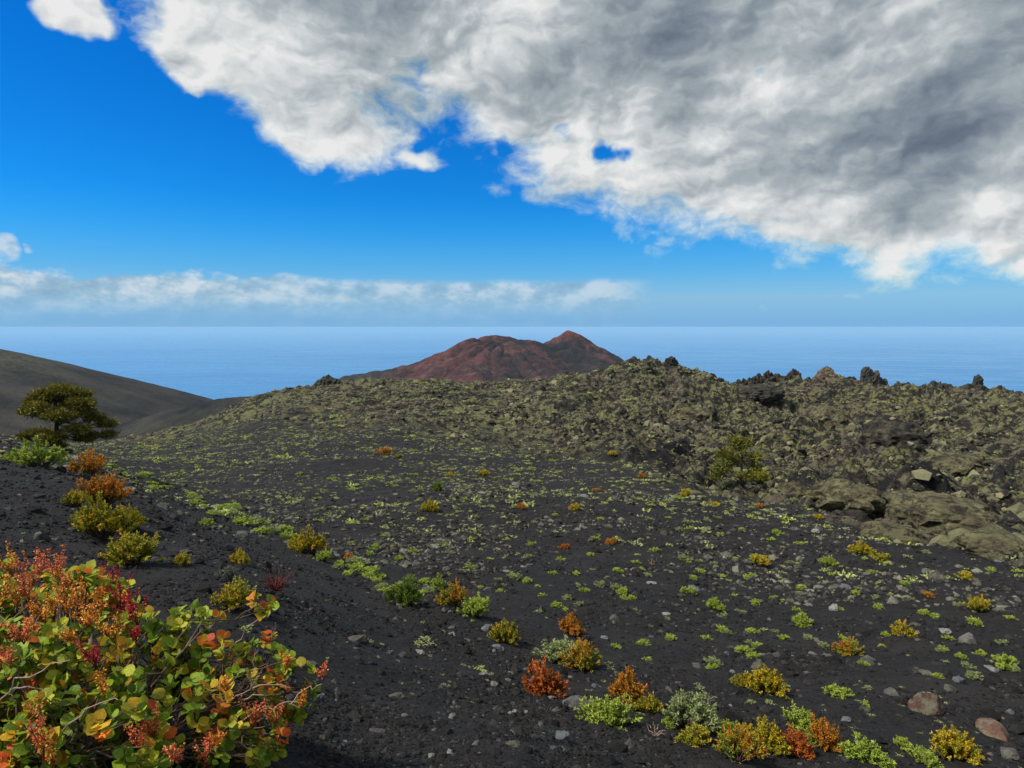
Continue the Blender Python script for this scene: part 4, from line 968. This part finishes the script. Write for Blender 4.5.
# main boughs, then branchlets to every tip
boughs, br = [], []
for px, py, hw, hh, y in LOBES:
    c = pt(px, py, y); path = curve_path(rootp + RNG.normal(size=3) * .05, c + (0, 0, -.25 * hh * y / F), .12, 9, .04)
    boughs.append(path); br.append(tube(path, np.linspace(.015, .006, 9) * (.4 if hw < 20 else .8), 6))
for tpt, li in zip(tips, lobe_of):
    st_ = boughs[li][RNG.integers(5, 9)]; br.append(tube(curve_path(st_, tpt, .08, 6, .05), np.linspace(.0042, .0018, 6), 4))
V, Fs, _ = merge(br); link('branches', mesh_np('branches', V - np.array(SB), Fs, smooth=True), m_twig, root)
# round cupped leaf: rim of ten points, a midrib and a notch at the stalk
def round_leaves(P, D, N, L, rnd):
    n = len(P); side = unit(np.cross(D, N)); nor = unit(np.cross(side, D)); tt = np.linspace(-1, 1, 6)
    prof = [(0.0, 0.0), (.16, .17), (.38, .40), (.66, .44), (.88, .26), (1.0, .0)]
    cup = RNG.uniform(-.1, .42, n)[:, None]; curl = RNG.uniform(-.05, .30, n)[:, None]; L = L[:, None]; Wf = RNG.uniform(.85, 1.15, n)[:, None]
    vs = []
    for (q, h_) in prof:   # midrib
        vs.append(P + D * q * L - nor * (q * q) * curl * L)
    for sgn in (1, -1):
        for (q, h_) in prof[1:5]:
            wob = RNG.uniform(.9, 1.1, (n, 1))
            vs.append(P + D * (q - .03) * L + side * sgn * h_ * L * Wf * wob + nor * (cup * h_ * L - (q * q) * curl * L))
    V = np.stack(vs, 1).reshape(-1, 3); o = (np.arange(n) * 14)[:, None]
    tri = np.array([(0, 6, 1), (4, 9, 5), (0, 1, 10), (4, 5, 13)]); quad = np.array([(1, 6, 7, 2), (2, 7, 8, 3), (3, 8, 9, 4), (1, 2, 11, 10), (2, 3, 12, 11), (3, 4, 13, 12)])
    return V, [(tri[None] + o[:, :, None]).reshape(-1, 3), (quad[None] + o[:, :, None]).reshape(-1, 4)], np.repeat(rnd, 14, axis=0)
def rosette(pts, dirs, per, size, crange):
    P, Dd, N, L, A = [], [], [], [], []
    for p, d in zip(pts, dirs):
        m = RNG.integers(per[0], per[1]); hue = RNG.uniform(*crange)
        for j in range(m):
            th = j * 2.4 + RNG.uniform(-.5, .5); el = RNG.uniform(.3, 1.5)
            ax = unit(d * .5 + np.array([0, -.1, .75])); s1 = unit(np.cross(ax, [.3, .9, .1])); s2 = np.cross(ax, s1)
            dd = unit((s1 * math.cos(th) + s2 * math.sin(th)) + ax * el + RNG.normal(size=3) * .15)
            back = -ax * RNG.uniform(0, .05) ; P.append(p + back + dd * .006); Dd.append(dd); N.append(unit(ax * .7 + d * .5 + RNG.normal(size=3) * .35)); L.append(RNG.uniform(.65, 1.2) * size)
            A.append((np.clip(hue + RNG.normal() * .12, 0, 1), RNG.random(), RNG.random()))
    return round_leaves(np.array(P), np.array(Dd), np.array(N), np.array(L), np.array(A))
m_rl = leaf_mat('shrub_leaves', [(0, (.05, .09, .012)), (.25, (.14, .25, .018)), (.5, (.32, .44, .030)), (.70, (.50, .50, .04)), (.84, (.78, .44, .03)), (.92, (.85, .27, .03)), (1, (.72, .12, .03))], var=.5, trans=.42, rough=.55)
right = (tips[:, 0] / tips[:, 1] > (200 - 512) / F)
hue = RNG.uniform(.05, .66, len(tips))
V1 = rosette(tips[~right], outs[~right], (5, 10), .040, (.22, .80)); V2 = rosette(tips[right], outs[right], (5, 9), .036, (.35, .92))
V, Fs, A = merge([V1, V2]); link('foliage', mesh_np('foliage', V - np.array(SB), Fs, {'lv': A}, smooth=True), m_rl, root)
k = RNG.choice(len(tips), 210, replace=False)
V, Fs, A = rosette(tips[k] + outs[k] * .02, outs[k], (1, 4), .030, (.88, 1.0)); A[:, 0] = np.clip(A[:, 0], .84, 1)
o = link('withered_foliage', mesh_np('withered_foliage', V - np.array(SB), Fs, {'lv': A}, smooth=True), m_rl, root); o['label'] = 'leaves turned orange and red'
# blotches and scorched patches on the leaves
lt = NT(m_rl.node_tree); lb = lt.n['Principled BSDF']; src = lb.inputs['Base Color'].links[0].from_socket
lp = lt.new('ShaderNodeNewGeometry').outputs['Position']
lc = lt.mix(lt.math('MULTIPLY', lt.rng(lt.noise(lp, 70, 4, .65),   .56, .66), .30), src, (.16, .07, .015))
lc = lt.mix(1.0, lc, lt.ramp(lt.noise(lp, 220, 3, .6), [(.35, (.75, .75, .75)), (.65, (1.15, 1.15, 1.15))]), 'MULTIPLY')
lt.put(lb.inputs['Base Color'], lc); lt.put(lb.inputs['Normal'], lt.bump(lt.noise(lp, 130, 3, .6), .6, .004))
for n_t in list(lt.n):
    if n_t.type == 'BSDF_TRANSLUCENT': lt.put(n_t.inputs[0], lc)
# seed heads: branching stalks beset with small papery discs
def seed_head(px, py, hgt, wpx, y, pal):
    c = pt(px, py, y); H = hgt * y / F; Wd_ = wpx * y / F; st_, P, D_, A = [], [], [], []
    b0 = c + (0, .02, -H * .55)
    for q in range(max(5, int(wpx / 4))):
        e = c + (RNG.uniform(-.5, .5) * Wd_, RNG.uniform(-.5, .5) * Wd_ * .6, H * RNG.uniform(.05, .5)); path = curve_path(b0, e, .03, 8, .04)
        st_.append(tube(path, np.linspace(.0016, .0008, 8), 3))
        for s_ in range(int(40)):
            t_ = RNG.uniform(.30, 1.0); f_ = t_ * 7; i0 = min(int(f_), 6); p = path[i0] + (path[i0 + 1] - path[i0]) * (f_ - i0)
            d = unit(RNG.normal(size=3)); P.append(p + d * RNG.uniform(.001, .007)); D_.append(d); A.append((RNG.random(), 0, RNG.random()))
    V, Fc, A = leaves(np.array(P), np.array(D_), RNG.uniform(.005, .0085, len(P)), .0062, np.array(A), .1)
    Vs, Fss, As = merge([(V, Fc, A)] + [(a1, a2, np.stack([a3 * 0] * 3, -1)) for a1, a2, a3 in st_])
    return link('seed_head', mesh_np('seed_head', Vs - np.array(SB), Fss, {'lv': As}), pal, root)
m_cor = leaf_mat('coral_seeds', [(0, (.50, .09, .04)), (.5, (.80, .20, .07)), (1, (.85, .38, .15))], trans=.3)
m_cri = leaf_mat('crimson_seeds', [(0, (.20, .012, .025)), (.6, (.55, .03, .045)), (1, (.70, .09, .08))], trans=.3)
m_ora = leaf_mat('orange_seeds', [(0, (.50, .14, .02)), (.6, (.80, .32, .04)), (1, (.85, .50, .08))], trans=.3)
for px, py, hg, wp, y, pl in ((28, 568, 34, 40, 2.3, 'c'), (52, 562, 34, 34, 2.35, 'c'), (12, 590, 36, 30, 2.2, 'o'), (24, 590, 26, 26, 2.2, 'c'), (75, 592, 40, 34, 2.2, 'o'), (96, 600, 36, 26, 2.2, 'o'), (118, 588, 50, 34, 2.45, 'r'), (134, 612, 28, 26, 2.35, 'r'), (126, 606, 30, 24, 2.35, 'r'),
      (18, 632, 26, 34, 1.85, 'c'), (90, 655, 28, 26, 1.9, 'r'), (84, 616, 24, 40, 2.0, 'o'), (100, 684, 30, 20, 1.85, 'o'), (37, 730, 60, 26, 1.6, 'c'), (48, 750, 46, 18, 1.6, 'o'), (150, 722, 36, 32, 1.9, 'c'), (135, 740, 26, 26, 1.85, 'c'), (200, 748, 44, 22, 1.9, 'c'),
      (250, 712, 34, 34, 2.15, 'c'), (272, 716, 30, 26, 2.2, 'c'), (225, 686, 26, 26, 2.15, 'o'), (175, 755, 24, 22, 1.85, 'c'), (62, 575, 30, 22, 2.3, 'c'), (284, 660, 22, 16, 2.4, 'o'), (322, 672, 20, 12, 2.45, 'c'),
      (8, 560, 30, 24, 2.35, 'o'), (62, 600, 30, 34, 2.15, 'o'), (40, 612, 24, 34, 2.0, 'o'), (108, 628, 26, 26, 2.1, 'o'), (132, 632, 24, 20, 2.2, 'r'), (70, 636, 20, 26, 1.95, 'o'), (5, 655, 30, 22, 1.8, 'c'), (300, 700, 20, 14, 2.3, 'o'), (215, 740, 24, 18, 1.9, 'o')):
    seed_head(px, py, hg * 1.15, wp, y, {'c': m_cor, 'r': m_cri, 'o': m_ora}[pl])
# bare pale twigs sticking out on the right
tw = []
for (x0, y0_), (x1, y1_), y in (((240, 700), (300, 708), 2.25), ((250, 690), (262, 672), 2.2), ((262, 690), (268, 722), 2.2), ((250, 690), (290, 688), 2.25), ((240, 722), (298, 702), 2.2), ((248, 676), (258, 650), 2.4), ((225, 705), (252, 690), 2.2),
                            ((252, 690), (246, 668), 2.2), ((290, 705), (322, 684), 2.3), ((272, 640), (276, 622), 2.6), ((225, 660), (262, 616), 2.6), ((0, 700), (70, 660), 1.8), ((10, 690), (46, 690), 1.8), ((60, 735), (118, 700), 1.8)):
    tw.append(tube(curve_path(pt(x0, y0_, y), pt(x1, y1_, y), .1, 8, .05), np.linspace(.0028, .0012, 8), 4))
m_pt, t, b = material('pale_twig', .85, .2); b.inputs['Base Color'].default_value = (.26, .19, .15, 1)
for V, f_, _ in tw: link('bare_twig', mesh_np('bare_twig', V - np.array(SB), f_, smooth=True), m_pt, root)
# dry reddish twigs of a dead shrub
dp = at(276, 592); s_ = wd(30, dp); tw = [tube(curve_path((0, 0, 0), (RNG.uniform(-.6, .6) * s_, RNG.uniform(-.4, .4) * s_, RNG.uniform(.3, .75) * s_), .05, 6, .08), (.0035, .003, .003, .002, .0015, .001), 3) for _ in range(60)]
V, Fs, _ = merge(tw); m_rt, t, b = material('red_twig', .85, .2); b.inputs['Base Color'].default_value = (.13, .035, .03, 1)
tag(link('dry_shrub', mesh_np('dry_shrub', V, Fs), m_rt, loc=dp), 'leafless reddish twiggy shrub behind the topmost green sprig of the big leafy shrub', 'shrub')
for px, py, w_, lab in ((100 + 555, 737, 20, 'bleached bare twigs standing left of the pale green bush at the bottom'), (652, 566, 14, 'bare grey twigs among stones in the middle of the right hand field'), (708, 703, 12, 'short bleached twigs in front of the pale green bush at the bottom')):
    dp = at(px, py); s_ = wd(w_, dp); tw = [tube(curve_path((0, 0, 0), (RNG.uniform(-.6, .6) * s_, RNG.uniform(-.4, .4) * s_, RNG.uniform(.3, .8) * s_), .05, 6, .1), np.linspace(.004, .0015, 6), 3) for _ in range(12)]
    V, Fs, _ = merge(tw); tag(link('dead_shrub', mesh_np('dead_shrub', V, Fs), m_pt, loc=dp), lab, 'dead plant')
